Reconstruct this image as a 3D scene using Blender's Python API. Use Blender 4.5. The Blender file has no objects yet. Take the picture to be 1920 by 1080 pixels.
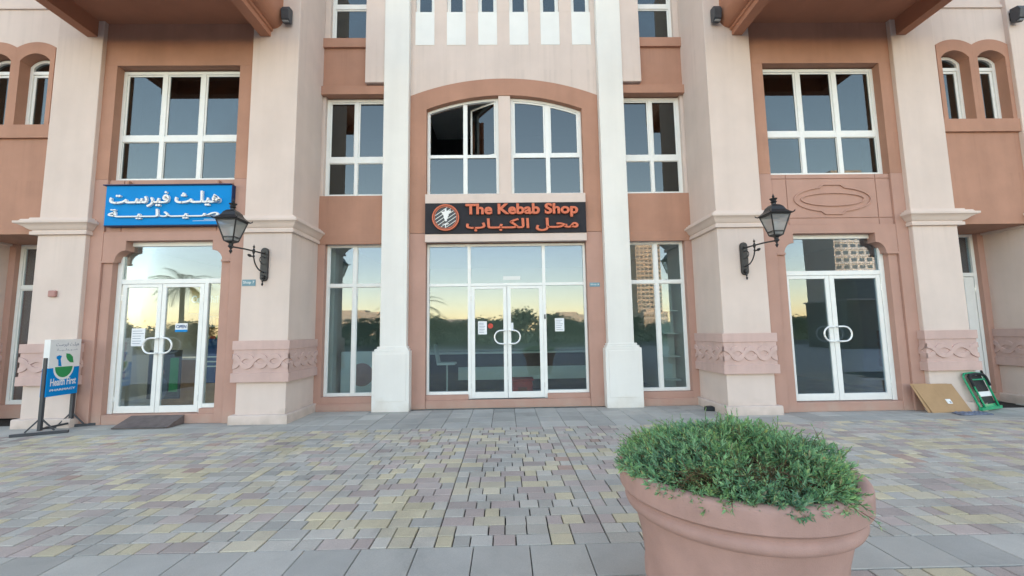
import bpy, bmesh, math, random
import numpy as np
from mathutils import Vector, Matrix, Euler
R_ = math.radians
random.seed(7)
S = bpy.context.scene
COL = S.collection

# ------------------------------------------------------------------ camera
CAM_H = 1.53
yaw, pitch, roll = R_(1.013), R_(5.757), R_(-0.857)
cy, sy, cp, sp, cr, sr = math.cos(yaw), math.sin(yaw), math.cos(pitch), math.sin(pitch), math.cos(roll), math.sin(roll)
fw = Vector((sy*cp, cy*cp, sp)); rt = Vector((cy, -sy, 0)); up = rt.cross(fw)
rt2 = rt*cr + up*sr; up2 = -rt*sr + up*cr
cam_d = bpy.data.cameras.new('camera'); cam = bpy.data.objects.new('camera', cam_d); COL.objects.link(cam)
cam_d.sensor_width = 36; cam_d.lens = 790.9/1920*36; cam_d.clip_start = .05; cam_d.clip_end = 3000
cam.matrix_world = Matrix(((rt2.x, up2.x, -fw.x, 0), (rt2.y, up2.y, -fw.y, 0), (rt2.z, up2.z, -fw.z, CAM_H), (0, 0, 0, 1)))
S.camera = cam

# ------------------------------------------------------------------ sky, sun, exposure
SUN_EL, SUN_AZ = 12.0, 8.0                      # low sun behind the building (azimuth from +Y towards +X)
W = bpy.data.worlds.new('World'); S.world = W; W.use_nodes = True
wn = W.node_tree.nodes; wl = W.node_tree.links; wn.clear()
sky = wn.new('ShaderNodeTexSky'); sky.sky_type = 'NISHITA'; sky.sun_disc = False
sky.sun_elevation = R_(SUN_EL); sky.sun_rotation = R_(SUN_AZ)
sky.air_density = 1.0; sky.dust_density = 0.45; sky.ozone_density = 1.6
bg = wn.new('ShaderNodeBackground'); bg.inputs['Strength'].default_value = 0.15
wo = wn.new('ShaderNodeOutputWorld')
wb = wn.new('ShaderNodeMixRGB'); wb.blend_type = 'MULTIPLY'; wb.inputs[0].default_value = 1
wb.inputs[2].default_value = (1.38, 1.03, .82, 1)        # white balance of the photograph
wl.new(sky.outputs[0], wb.inputs[1]); wl.new(wb.outputs[0], bg.inputs[0]); wl.new(bg.outputs[0], wo.inputs[0])
sd = bpy.data.lights.new('sun', 'SUN'); sd.energy = 2.0; sd.angle = R_(.5); sd.color = (1, .8, .58)
so = bpy.data.objects.new('sun', sd); COL.objects.link(so)
dv = Vector((math.sin(R_(SUN_AZ))*math.cos(R_(SUN_EL)), math.cos(R_(SUN_AZ))*math.cos(R_(SUN_EL)), math.sin(R_(SUN_EL))))
so.rotation_euler = dv.to_track_quat('Z', 'Y').to_euler()
S.view_settings.view_transform = 'Standard'; S.view_settings.look = 'None'
S.view_settings.exposure = 2.38; S.view_settings.gamma = 1; S.view_settings.use_curve_mapping = False
S.cycles.max_bounces = 8; S.cycles.transparent_max_bounces = 12; S.cycles.diffuse_bounces = 4
S.cycles.glossy_bounces = 4

# ------------------------------------------------------------------ materials
def nt(m):
    m.use_nodes = True; t = m.node_tree; t.nodes.clear(); return t
def N(t, k, **kw):
    n = t.nodes.new(k)
    for a, b in kw.items(): setattr(n, a, b)
    return n
def L(t, a, b): t.links.new(a, b)
def ramp(t, stops, interp='LINEAR'):
    r = N(t, 'ShaderNodeValToRGB'); r.color_ramp.interpolation = interp
    e = r.color_ramp.elements
    while len(e) < len(stops): e.new(.5)
    for i, (p, c) in enumerate(stops):
        e[i].position = p; e[i].color = (*c, 1) if len(c) == 3 else c
    return r
def mul(c, k): return tuple(min(1, x*k) for x in c)
def surf(name, col, rough=.85, var=.1, sc=2.5, bump=.0, bsc=120, streak=0, metal=0, spec=.3, dirt=None, drips=()):
    m = bpy.data.materials.new(name); t = nt(m)
    o = N(t, 'ShaderNodeOutputMaterial'); b = N(t, 'ShaderNodeBsdfPrincipled'); L(t, b.outputs[0], o.inputs[0])
    b.inputs['Roughness'].default_value = rough; b.inputs['Metallic'].default_value = metal
    b.inputs['Specular IOR Level'].default_value = spec
    g = N(t, 'ShaderNodeNewGeometry')
    n1 = N(t, 'ShaderNodeTexNoise'); n1.inputs['Scale'].default_value = sc; n1.inputs['Detail'].default_value = 6; n1.inputs['Roughness'].default_value = .6
    L(t, g.outputs['Position'], n1.inputs['Vector'])
    r1 = ramp(t, [(.3, mul(col, 1-var)), (.7, mul(col, 1+var*.6))]); L(t, n1.outputs['Fac'], r1.inputs[0])
    out = r1.outputs[0]
    if streak:
        mp = N(t, 'ShaderNodeMapping'); mp.inputs['Scale'].default_value = (2.6, 2.6, .22); L(t, g.outputs['Position'], mp.inputs[0])
        n2 = N(t, 'ShaderNodeTexNoise'); n2.inputs['Scale'].default_value = 1.6; n2.inputs['Detail'].default_value = 5; L(t, mp.outputs[0], n2.inputs['Vector'])
        r2 = ramp(t, [(.42, (1, 1, 1)), (.75, (1-streak,)*3)]); L(t, n2.outputs['Fac'], r2.inputs[0])
        x = N(t, 'ShaderNodeMixRGB', blend_type='MULTIPLY'); x.inputs[0].default_value = 1
        L(t, out, x.inputs[1]); L(t, r2.outputs[0], x.inputs[2]); out = x.outputs[0]
    if drips:     # rain streaks running down from the underside of each ledge
        sz = N(t, 'ShaderNodeSeparateXYZ'); L(t, g.outputs['Position'], sz.inputs[0])
        md = N(t, 'ShaderNodeMapping'); md.inputs['Scale'].default_value = (9, 9, .25); L(t, g.outputs['Position'], md.inputs[0])
        nd = N(t, 'ShaderNodeTexNoise'); nd.inputs['Scale'].default_value = 1.3; nd.inputs['Detail'].default_value = 3; L(t, md.outputs[0], nd.inputs['Vector'])
        rd = N(t, 'ShaderNodeMapRange'); rd.inputs['From Min'].default_value = .52; rd.inputs['From Max'].default_value = .74; L(t, nd.outputs['Fac'], rd.inputs[0])
        acc = None
        for zl, ln in drips:
            a = N(t, 'ShaderNodeMapRange'); a.inputs['From Min'].default_value = zl-ln; a.inputs['From Max'].default_value = zl; L(t, sz.outputs['Z'], a.inputs[0])
            c = N(t, 'ShaderNodeMath', operation='LESS_THAN'); c.inputs[1].default_value = zl+.01; L(t, sz.outputs['Z'], c.inputs[0])
            d = N(t, 'ShaderNodeMath', operation='MULTIPLY'); L(t, a.outputs[0], d.inputs[0]); L(t, c.outputs[0], d.inputs[1])
            if acc is None: acc = d
            else:
                e = N(t, 'ShaderNodeMath', operation='MAXIMUM'); L(t, acc.outputs[0], e.inputs[0]); L(t, d.outputs[0], e.inputs[1]); acc = e
        f = N(t, 'ShaderNodeMath', operation='MULTIPLY'); L(t, acc.outputs[0], f.inputs[0]); L(t, rd.outputs[0], f.inputs[1])
        f2 = N(t, 'ShaderNodeMath', operation='MULTIPLY'); L(t, f.outputs[0], f2.inputs[0]); f2.inputs[1].default_value = .24
        x = N(t, 'ShaderNodeMixRGB'); L(t, f2.outputs[0], x.inputs[0]); L(t, out, x.inputs[1]); x.inputs[2].default_value = (*mul(col, .55), 1); out = x.outputs[0]
    if dirt:      # splashed dust near the ground with an uneven edge
        sx = N(t, 'ShaderNodeSeparateXYZ'); L(t, g.outputs['Position'], sx.inputs[0])
        ns = N(t, 'ShaderNodeTexNoise'); ns.inputs['Scale'].default_value = 3.5; ns.inputs['Detail'].default_value = 8; L(t, g.outputs['Position'], ns.inputs['Vector'])
        a = N(t, 'ShaderNodeMath', operation='MULTIPLY_ADD'); a.inputs[1].default_value = .7; a.inputs[2].default_value = -.28; L(t, ns.outputs['Fac'], a.inputs[0])
        s2 = N(t, 'ShaderNodeMath', operation='SUBTRACT'); L(t, a.outputs[0], s2.inputs[0]); L(t, sx.outputs['Z'], s2.inputs[1])
        rr = N(t, 'ShaderNodeMapRange'); rr.inputs['From Min'].default_value = -.12; rr.inputs['From Max'].default_value = .12; rr.inputs['To Max'].default_value = .55; L(t, s2.outputs[0], rr.inputs[0])
        x = N(t, 'ShaderNodeMixRGB'); L(t, rr.outputs[0], x.inputs[0]); L(t, out, x.inputs[1]); x.inputs[2].default_value = (*dirt, 1); out = x.outputs[0]
    L(t, out, b.inputs['Base Color'])
    if bump:
        n3 = N(t, 'ShaderNodeTexNoise'); n3.inputs['Scale'].default_value = bsc; n3.inputs['Detail'].default_value = 3; L(t, g.outputs['Position'], n3.inputs['Vector'])
        n4 = N(t, 'ShaderNodeTexNoise'); n4.inputs['Scale'].default_value = 1.7; n4.inputs['Detail'].default_value = 4; L(t, g.outputs['Position'], n4.inputs['Vector'])
        ad = N(t, 'ShaderNodeMath', operation='MULTIPLY_ADD'); ad.inputs[1].default_value = 3.0; L(t, n4.outputs['Fac'], ad.inputs[0]); L(t, n3.outputs['Fac'], ad.inputs[2])
        bp = N(t, 'ShaderNodeBump'); bp.inputs['Strength'].default_value = bump; bp.inputs['Distance'].default_value = .01
        L(t, ad.outputs[0], bp.inputs['Height']); L(t, bp.outputs[0], b.inputs['Normal'])
    return m
DUST = (.42, .36, .31)
M = {}
M['cream'] = surf('cream_stucco', (.68, .57, .515), .92, .06, 1.3, .2, 140, .05, dirt=DUST, drips=((3.345, .7), (6.775, .01), (7.73, .8), (7.12, 1.1)))
M['white_st'] = surf('white_stucco', (.78, .765, .73), .9, .04, 1.6, .2, 140, .055, dirt=(.6, .55, .48))
M['white_panel'] = surf('white_panel_stucco', (.80, .80, .78), .9, .04, 2, .15, 140, .04)
M['salmon'] = surf('salmon_stucco', (.445, .245, .175), .92, .10, 1.6, .28, 140, .08, dirt=(.45, .31, .25), drips=((4.365, .6), (5.18, .9), (7.63, .7), (6.5, .01)))
M['salmon_lo'] = surf('salmon_stucco_shopfront', (.47, .285, .23), .92, .07, 1.9, .28, 140, .06, dirt=(.46, .35, .29))
M['pink'] = surf('pink_band_stucco', (.60, .43, .39), .92, .09, 2.2, .25, 140, .12, drips=((1.265, .3), (.86, .15)))
M['canopy'] = surf('balcony_brown_paint', (.44, .205, .13), .85, .08, 1.5, .15, 140, .05)
M['frame'] = surf('white_frame_paint', (.80, .81, .79), .42, .04, 5, 0, spec=.5)
M['black'] = surf('black_cast_iron', (.018, .018, .02), .42, .3, 30, .15, 220, spec=.5)
M['dkgrey'] = surf('dark_grey_metal', (.05, .055, .065), .5, .2, 12, spec=.5)
M['signdk'] = surf('charcoal_sign_panel', (.032, .032, .038), .7, .12, 4, spec=.15)
M['orange'] = surf('orange_sign_letter', (.62, .15, .07), .5, .15, 14, spec=.4)
M['orange_dk'] = surf('orange_sign_return', (.26, .06, .035), .6, .1, 14)
M['blue'] = surf('blue_sign_panel', (.0, .23, .60), .6, .06, 2, spec=.15)
M['bluedk'] = surf('navy_sign_edge', (.012, .03, .10), .5, .1, 2)
M['signw'] = surf('white_sign_letter', (.78, .78, .78), .45, .04, 6, spec=.4)
M['green'] = surf('green_print', (.03, .28, .09), .5, .05, 6)
M['grnmetal'] = surf('green_powder_coat', (.015, .36, .17), .35, .12, 9, spec=.5)
M['plasticbk'] = surf('black_tread_plastic', (.02, .024, .03), .6, .2, 60, .3, 300)
M['card'] = surf('brown_cardboard', (.42, .27, .15), .88, .09, 5, .2, 90)
M['sheetblue'] = surf('blue_grey_sheet', (.16, .19, .27), .5, .3, 9)
M['paper'] = surf('white_paper', (.78, .80, .82), .7, .02, 4)
M['print'] = surf('grey_print', (.25, .27, .35), .7, .1, 30)
M['red'] = surf('red_plastic', (.50, .05, .03), .45, .12, 7, spec=.4)
M['rampm'] = surf('brown_ramp_board', (.16, .13, .125), .8, .25, 8, .3, 60)
M['terra'] = surf('terracotta_planter', (.47, .295, .255), .62, .11, 5, .2, 160, .16, spec=.3)
M['soil'] = surf('dark_soil', (.07, .05, .035), .95, .5, 40, .8, 60)
M['bark'] = surf('palm_bark', (.16, .12, .08), .9, .4, 9, .6, 30)
M['inwall'] = surf('interior_wall', (.72, .74, .72), .9, .05, 2)
M['infloor'] = surf('interior_floor', (.36, .42, .48), .35, .2, 3, spec=.5)
M['inwood'] = surf('interior_wood', (.55, .36, .20), .6, .2, 4)
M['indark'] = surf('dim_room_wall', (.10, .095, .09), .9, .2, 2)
M['boxpink'] = surf('alarm_box_pink', (.42, .23, .21), .55, .1, 20)
M['plate'] = surf('blue_grey_plate', (.17, .30, .36), .5, .1, 9)
M['purple'] = surf('navy_poster', (.02, .06, .22), .5, .3, 3)
M['skin'] = surf('yellow_print', (.60, .42, .16), .6, .2, 5)
M['steel'] = surf('satin_handle', (.82, .83, .82), .25, .03, 8, metal=.2, spec=.6)
M['asphalt'] = surf('asphalt', (.055, .055, .058), .9, .25, .6, .3, 60)
M['lawn'] = surf('lawn', (.05, .085, .03), .95, .4, .8, .4, 30)
M['bed'] = surf('joint_sand', (.032, .03, .027), .95, .3, 9, .3, 200)
M['plaza'] = surf('pale_plaza_paving', (.38, .37, .36), .85, .15, 1.2, .2, 60)
M['bldg'] = surf('distant_render', (.60, .50, .40), .85, .1, .05)
M['bldg2'] = surf('distant_concrete', (.36, .35, .35), .85, .1, .05)
M['dwin'] = surf('distant_glass', (.05, .07, .09), .15, .1, .1, spec=.6)

def glass(name, refl, tint, rough=0.0, gcol=(.96, 1, 1)):
    m = bpy.data.materials.new(name); t = nt(m)
    o = N(t, 'ShaderNodeOutputMaterial'); mx = N(t, 'ShaderNodeMixShader')
    lw = N(t, 'ShaderNodeLayerWeight'); lw.inputs[0].default_value = .35
    mr = N(t, 'ShaderNodeMapRange'); mr.inputs['To Min'].default_value = refl; mr.inputs['To Max'].default_value = min(1, refl+.45)
    L(t, lw.outputs['Fresnel'], mr.inputs[0]); L(t, mr.outputs[0], mx.inputs[0])
    tr = N(t, 'ShaderNodeBsdfTransparent'); tr.inputs[0].default_value = (*tint, 1)
    gl = N(t, 'ShaderNodeBsdfGlossy'); gl.inputs['Roughness'].default_value = rough; gl.inputs[0].default_value = (*gcol, 1)
    g = N(t, 'ShaderNodeNewGeometry'); nz = N(t, 'ShaderNodeTexNoise'); nz.inputs['Scale'].default_value = .9; nz.inputs['Detail'].default_value = 1
    L(t, g.outputs['Position'], nz.inputs['Vector'])
    bp = N(t, 'ShaderNodeBump'); bp.inputs['Strength'].default_value = .12; bp.inputs['Distance'].default_value = .004
    L(t, nz.outputs['Fac'], bp.inputs['Height']); L(t, bp.outputs[0], gl.inputs['Normal'])
    L(t, tr.outputs[0], mx.inputs[1]); L(t, gl.outputs[0], mx.inputs[2]); L(t, mx.outputs[0], o.inputs[0])
    return m
M['glass'] = glass('shopfront_glass', .078, (.80, .88, .86), gcol=(.78, .84, 1))
M['glass_up'] = glass('tinted_window_glass', .085, (.26, .29, .30), gcol=(.84, .93, .93))
M['lampglass'] = glass('lantern_glass', .10, (.80, .82, .82))
_t = M['lampglass'].node_tree; _o = [n for n in _t.nodes if n.type == 'OUTPUT_MATERIAL'][0]; _s = _o.inputs[0].links[0].from_socket
_m = N(_t, 'ShaderNodeMixShader'); _m.inputs[0].default_value = .35; _d = N(_t, 'ShaderNodeBsdfTranslucent'); _d.inputs[0].default_value = (.8, .8, .8, 1)
_f = N(_t, 'ShaderNodeBsdfDiffuse'); _f.inputs[0].default_value = (.7, .72, .72, 1); _q = N(_t, 'ShaderNodeMixShader'); L(_t, _d.outputs[0], _q.inputs[1]); L(_t, _f.outputs[0], _q.inputs[2])
L(_t, _s, _m.inputs[1]); L(_t, _q.outputs[0], _m.inputs[2]); L(_t, _m.outputs[0], _o.inputs[0])

def palette(name, stops, per='OBJ', rough=.85, grain=.14, bump=.35, stains=False):
    m = bpy.data.materials.new(name); t = nt(m)
    o = N(t, 'ShaderNodeOutputMaterial'); b = N(t, 'ShaderNodeBsdfPrincipled'); L(t, b.outputs[0], o.inputs[0])
    b.inputs['Roughness'].default_value = rough; b.inputs['Specular IOR Level'].default_value = .3
    g = N(t, 'ShaderNodeNewGeometry')
    src = N(t, 'ShaderNodeObjectInfo').outputs['Random'] if per == 'OBJ' else g.outputs['Random Per Island']
    r = ramp(t, stops, 'CONSTANT'); L(t, src, r.inputs[0])
    k = N(t, 'ShaderNodeMath', operation='MULTIPLY'); k.inputs[1].default_value = 37.7; L(t, src, k.inputs[0])
    fr = N(t, 'ShaderNodeMath', operation='FRACT'); L(t, k.outputs[0], fr.inputs[0])
    mr = N(t, 'ShaderNodeMapRange'); mr.inputs['To Min'].default_value = .86; mr.inputs['To Max'].default_value = 1.12; L(t, fr.outputs[0], mr.inputs[0])
    n1 = N(t, 'ShaderNodeTexNoise'); n1.inputs['Scale'].default_value = 160; n1.inputs['Detail'].default_value = 3; L(t, g.outputs['Position'], n1.inputs['Vector'])
    n2 = N(t, 'ShaderNodeTexNoise'); n2.inputs['Scale'].default_value = 1.1; n2.inputs['Detail'].default_value = 7; n2.inputs['Roughness'].default_value = .65; L(t, g.outputs['Position'], n2.inputs['Vector'])
    m1 = N(t, 'ShaderNodeMapRange'); m1.inputs['From Min'].default_value = .3; m1.inputs['From Max'].default_value = .7; m1.inputs['To Min'].default_value = 1-grain; m1.inputs['To Max'].default_value = 1+grain; L(t, n1.outputs['Fac'], m1.inputs[0])
    m2 = N(t, 'ShaderNodeMapRange'); m2.inputs['From Min'].default_value = .3; m2.inputs['From Max'].default_value = .7; m2.inputs['To Min'].default_value = .86; m2.inputs['To Max'].default_value = 1.1; L(t, n2.outputs['Fac'], m2.inputs[0])
    a = N(t, 'ShaderNodeMath', operation='MULTIPLY'); L(t, m1.outputs[0], a.inputs[0]); L(t, m2.outputs[0], a.inputs[1])
    a2 = N(t, 'ShaderNodeMath', operation='MULTIPLY'); L(t, a.outputs[0], a2.inputs[0]); L(t, mr.outputs[0], a2.inputs[1])
    if stains:
        vo = N(t, 'ShaderNodeTexVoronoi'); vo.inputs['Scale'].default_value = 1.6; vo.inputs['Randomness'].default_value = 1; L(t, g.outputs['Position'], vo.inputs['Vector'])
        v1 = N(t, 'ShaderNodeMapRange'); v1.inputs['From Min'].default_value = .022; v1.inputs['From Max'].default_value = .036; v1.inputs['To Min'].default_value = .62; L(t, vo.outputs['Distance'], v1.inputs[0])
        n5 = N(t, 'ShaderNodeTexNoise'); n5.inputs['Scale'].default_value = .55; n5.inputs['Detail'].default_value = 9; n5.inputs['Roughness'].default_value = .72; n5.inputs['Distortion'].default_value = .6; L(t, g.outputs['Position'], n5.inputs['Vector'])
        v2 = N(t, 'ShaderNodeMapRange'); v2.inputs['From Min'].default_value = .52; v2.inputs['From Max'].default_value = .66; v2.inputs['To Min'].default_value = 1; v2.inputs['To Max'].default_value = .80; L(t, n5.outputs['Fac'], v2.inputs[0])
        a3 = N(t, 'ShaderNodeMath', operation='MULTIPLY'); L(t, v1.outputs[0], a3.inputs[0]); L(t, v2.outputs[0], a3.inputs[1])
        a4 = N(t, 'ShaderNodeMath', operation='MULTIPLY'); L(t, a2.outputs[0], a4.inputs[0]); L(t, a3.outputs[0], a4.inputs[1]); a2 = a4
    x = N(t, 'ShaderNodeVectorMath', operation='SCALE'); L(t, r.outputs[0], x.inputs[0]); L(t, a2.outputs[0], x.inputs['Scale'])
    L(t, x.outputs[0], b.inputs['Base Color'])
    bp = N(t, 'ShaderNodeBump'); bp.inputs['Strength'].default_value = bump; bp.inputs['Distance'].default_value = .004
    L(t, n1.outputs['Fac'], bp.inputs['Height']); L(t, bp.outputs[0], b.inputs['Normal'])
    return m
PAV = [(0, (.50, .47, .42)), (.18, (.49, .41, .375)), (.34, (.60, .53, .375)), (.50, (.53, .495, .435)), (.64, (.46, .395, .36)), (.74, (.58, .52, .40)), (.86, (.475, .455, .415)), (.985, (.48, .35, .29))]
M['paver'] = palette('concrete_paver', PAV, stains=True)
M['paverf'] = palette('concrete_paver_field', PAV, 'ISL', stains=True)
SLB = [(0, (.455, .44, .405)), (.35, (.48, .465, .425)), (.7, (.43, .42, .39))]
M['slab'] = palette('grey_paving_slab', SLB, grain=.08, stains=True)
def leafmat(name, stops, rough=.55):
    m = palette(name, stops, 'ISL', rough, .06, .1); b = [n for n in m.node_tree.nodes if n.type == 'BSDF_PRINCIPLED'][0]
    t = m.node_tree; tl = N(t, 'ShaderNodeBsdfTranslucent'); ad = N(t, 'ShaderNodeMixShader'); ad.inputs[0].default_value = .35
    o = [n for n in t.nodes if n.type == 'OUTPUT_MATERIAL'][0]
    L(t, b.inputs['Base Color'].links[0].from_socket, tl.inputs[0])
    L(t, b.outputs[0], ad.inputs[1]); L(t, tl.outputs[0], ad.inputs[2]); L(t, ad.outputs[0], o.inputs[0])
    return m
M['leaf'] = leafmat('succulent_leaf', [(0, (.26, .46, .25)), (.3, (.31, .55, .30)), (.55, (.20, .40, .23)), (.75, (.40, .62, .38)), (.9, (.44, .56, .26)), (.97, (.55, .48, .30))])
_t = M['leaf'].node_tree; _b = [n for n in _t.nodes if n.type == 'BSDF_PRINCIPLED'][0]; _src = _b.inputs['Base Color'].links[0].from_socket
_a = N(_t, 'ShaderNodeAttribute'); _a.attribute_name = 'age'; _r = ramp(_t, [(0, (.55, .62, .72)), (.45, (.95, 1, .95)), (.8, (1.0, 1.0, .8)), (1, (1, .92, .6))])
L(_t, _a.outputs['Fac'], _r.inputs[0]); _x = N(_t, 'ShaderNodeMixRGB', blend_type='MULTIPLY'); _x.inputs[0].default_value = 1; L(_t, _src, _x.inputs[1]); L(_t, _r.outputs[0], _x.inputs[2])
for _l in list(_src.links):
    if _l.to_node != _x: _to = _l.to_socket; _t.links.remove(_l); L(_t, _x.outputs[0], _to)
_b.inputs['Specular IOR Level'].default_value = .5
M['stem'] = leafmat('plant_stem', [(0, (.16, .12, .06)), (.5, (.22, .20, .09)), (.8, (.20, .10, .07))])
M['tree'] = leafmat('tree_leaf', [(0, (.03, .055, .022)), (.4, (.045, .075, .03)), (.8, (.06, .09, .035))])

# ------------------------------------------------------------------ mesh helpers
class MB:
    def __init__(s): s.v = []; s.f = []
    def add(s, vs, fs):
        b = len(s.v); s.v += [tuple(p) for p in vs]; s.f += [tuple(b+i for i in f) for f in fs]; return s
    def box(s, x0, x1, y0, y1, z0, z1):
        if x0 > x1: x0, x1 = x1, x0
        return s.add([(x0, y0, z0), (x1, y0, z0), (x1, y1, z0), (x0, y1, z0), (x0, y0, z1), (x1, y0, z1), (x1, y1, z1), (x0, y1, z1)],
                     [(0, 3, 2, 1), (4, 5, 6, 7), (0, 1, 5, 4), (1, 2, 6, 5), (2, 3, 7, 6), (3, 0, 4, 7)])
    def prism(s, poly, y0, y1):           # polygon in x,z (any winding) extruded along y
        n = len(poly); a = sum(poly[i][0]*poly[(i+1) % n][1]-poly[(i+1) % n][0]*poly[i][1] for i in range(n))
        if a < 0: poly = poly[::-1]
        vs = [(p[0], y0, p[1]) for p in poly]+[(p[0], y1, p[1]) for p in poly]
        return s.add(vs, [tuple(range(n)), tuple(range(2*n-1, n-1, -1))]+[(i, i+n, (i+1) % n+n, (i+1) % n) for i in range(n)])
    def ring_xz(s, outer, inner, y0, y1, closed=False):   # solid strip between two polylines in x,z
        n = len(outer); vs = []
        for o, i in zip(outer, inner): vs += [(o[0], y0, o[1]), (i[0], y0, i[1]), (i[0], y1, i[1]), (o[0], y1, o[1])]
        fs = []
        for k in range(n if closed else n-1):
            a = 4*k; b = 4*((k+1) % n)
            for j in range(4): fs.append((a+j, a+(j+1) % 4, b+(j+1) % 4, b+j))
        if not closed: fs += [(3, 2, 1, 0), tuple(4*(n-1)+j for j in range(4))]
        return s.add(vs, fs)
    def tube(s, pts, r, k=8, closed=False):
        pts = [Vector(p) for p in pts]; n = len(pts)
        rr = r if isinstance(r, (list, tuple)) else [r]*n
        vs = []; fs = []; prev = None
        for i, p in enumerate(pts):
            if closed: d = pts[(i+1) % n]-pts[i-1]
            else: d = pts[min(i+1, n-1)]-pts[max(i-1, 0)]
            d.normalize()
            if prev is None:
                a = Vector((0, 0, 1)) if abs(d.z) < .9 else Vector((1, 0, 0)); u = d.cross(a).normalized()
            else: u = (prev-d*prev.dot(d)).normalized()
            prev = u; w = d.cross(u)
            for j in range(k):
                t = 2*math.pi*j/k; vs.append(p+(u*math.cos(t)+w*math.sin(t))*rr[i])
        for i in range(n if closed else n-1):
            a = i*k; b = ((i+1) % n)*k
            for j in range(k): fs.append((a+j, a+(j+1) % k, b+(j+1) % k, b+j))
        if not closed: fs += [tuple(range(k-1, -1, -1)), tuple((n-1)*k+j for j in range(k))]
        return s.add(vs, fs)
    def lathe(s, prof, c=(0, 0, 0), k=16, a0=0):
        vs = []; fs = []; n = len(prof)
        for r, z in prof:
            for j in range(k):
                t = a0+2*math.pi*j/k; vs.append((c[0]+r*math.cos(t), c[1]+r*math.sin(t), c[2]+z))
        for i in range(n-1):
            for j in range(k): fs.append((i*k+j, i*k+(j+1) % k, (i+1)*k+(j+1) % k, (i+1)*k+j))
        if prof[0][0] > 1e-4: fs.append(tuple(range(k-1, -1, -1)))
        if prof[-1][0] > 1e-4: fs.append(tuple((n-1)*k+j for j in range(k)))
        return s.add(vs, fs)
    def bar(s, a, b, w, d, upv=(0, 0, 1)):      # rectangular bar from a to b
        a = Vector(a); b = Vector(b); t = (b-a).normalized(); u = t.cross(Vector(upv)).normalized(); v = u.cross(t)
        vs = [p+u*(sx*w/2)+v*(sz*d/2) for p in (a, b) for sx, sz in ((-1, -1), (1, -1), (1, 1), (-1, 1))]
        return s.add(vs, [(3, 2, 1, 0), (4, 5, 6, 7), (0, 1, 5, 4), (1, 2, 6, 5), (2, 3, 7, 6), (3, 0, 4, 7)])

ORG = {}
def link(name, mesh, parent=None):
    o = bpy.data.objects.new(name, mesh); COL.objects.link(o)
    if parent: o.parent = parent
    return o
SPLIT = {'wall', 'balcony', 'corbel', 'interior_wall', 'post', 'ledge'}
def islands(mb):
    """the loose pieces of a mesh, those that touch kept together"""
    par = list(range(len(mb.v)))
    def fd(a):
        while par[a] != a: par[a] = par[par[a]]; a = par[a]
        return a
    for f in mb.f:
        for i in f[1:]: par[fd(i)] = fd(f[0])
    gr = {}
    for i in range(len(mb.v)): gr.setdefault(fd(i), []).append(i)
    ks = list(gr); bb = {k: ([min(mb.v[i][c] for i in gr[k])-.002 for c in range(3)], [max(mb.v[i][c] for i in gr[k])+.002 for c in range(3)]) for k in ks}
    g2 = {k: k for k in ks}
    def f2(a):
        while g2[a] != a: a = g2[a]
        return a
    for i, a in enumerate(ks):
        for b in ks[i+1:]:
            if all(bb[a][0][c] <= bb[b][1][c] and bb[b][0][c] <= bb[a][1][c] for c in range(3)): g2[f2(a)] = f2(b)
    out = {}
    for k in ks: out.setdefault(f2(k), []).extend(gr[k])
    res = []
    for k, idx in out.items():
        mp = {v: i for i, v in enumerate(idx)}; q = MB(); q.v = [mb.v[i] for i in idx]
        q.f = [tuple(mp[i] for i in f) for f in mb.f if f[0] in mp]; res.append(q)
    return res
def build(name, mb, mat, parent=None, bevel=0, smooth=False, org=None, seg=2):
    """one mesh object; vertices given in world (or in the thing's own frame when org is False)"""
    if name in SPLIT:
        parts = islands(mb)
        if len(parts) > 1: return [build(name+' ', p, mat, parent, bevel, smooth, org, seg) for p in parts][0]
    name = name.strip()
    o0 = Vector((0, 0, 0))
    if parent is not None: o0 = ORG.get(parent, Vector((0, 0, 0)))
    elif org is not None: o0 = Vector(org)
    me = bpy.data.meshes.new(name); me.from_pydata([(v[0]-o0.x, v[1]-o0.y, v[2]-o0.z) for v in mb.v], [], mb.f)
    mats = mat if isinstance(mat, list) else [mat]
    for m in mats: me.materials.append(m)
    bm = bmesh.new(); bm.from_mesh(me); bmesh.ops.recalc_face_normals(bm, faces=bm.faces); bm.to_mesh(me); bm.free()
    if smooth:
        me.shade_smooth()
        me.set_sharp_from_angle(angle=R_(38)) if hasattr(me, 'set_sharp_from_angle') else None
    o = link(name, me, parent)
    if parent is None: o.location = o0
    ORG[o] = o0
    if bevel:
        b = o.modifiers.new('bevel', 'BEVEL'); b.width = bevel; b.segments = seg; b.limit_method = 'ANGLE'; b.angle_limit = R_(40)
    return o
def thing(name, label, cat, loc=(0, 0, 0), group=None, rz=0, local=False):
    o = bpy.data.objects.new(name, None); COL.objects.link(o); o.location = loc; o.rotation_euler = (0, 0, rz)
    o.empty_display_size = .2
    ORG[o] = Vector((0, 0, 0)) if local else Vector(loc)
    o['label'] = label; o['category'] = cat
    if group: o['group'] = group
    return o
def tag(o, label, cat, group=None):
    o['label'] = label; o['category'] = cat
    if group: o['group'] = group
    return o
def struct(o): o['kind'] = 'structure'; return o
def copytree(src, loc=None, rz=None, label=None):
    def cp(o, par):
        c = o.copy(); COL.objects.link(c); c.parent = par
        for ch in o.children: cp(ch, c)
        return c
    r = cp(src, None)
    if loc is not None: r.location = loc
    if rz is not None: r.rotation_euler = (0, 0, rz)
    if label: r['label'] = label
    return r

XC = .045          # the facade's axis
def U(u): return u+XC

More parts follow.
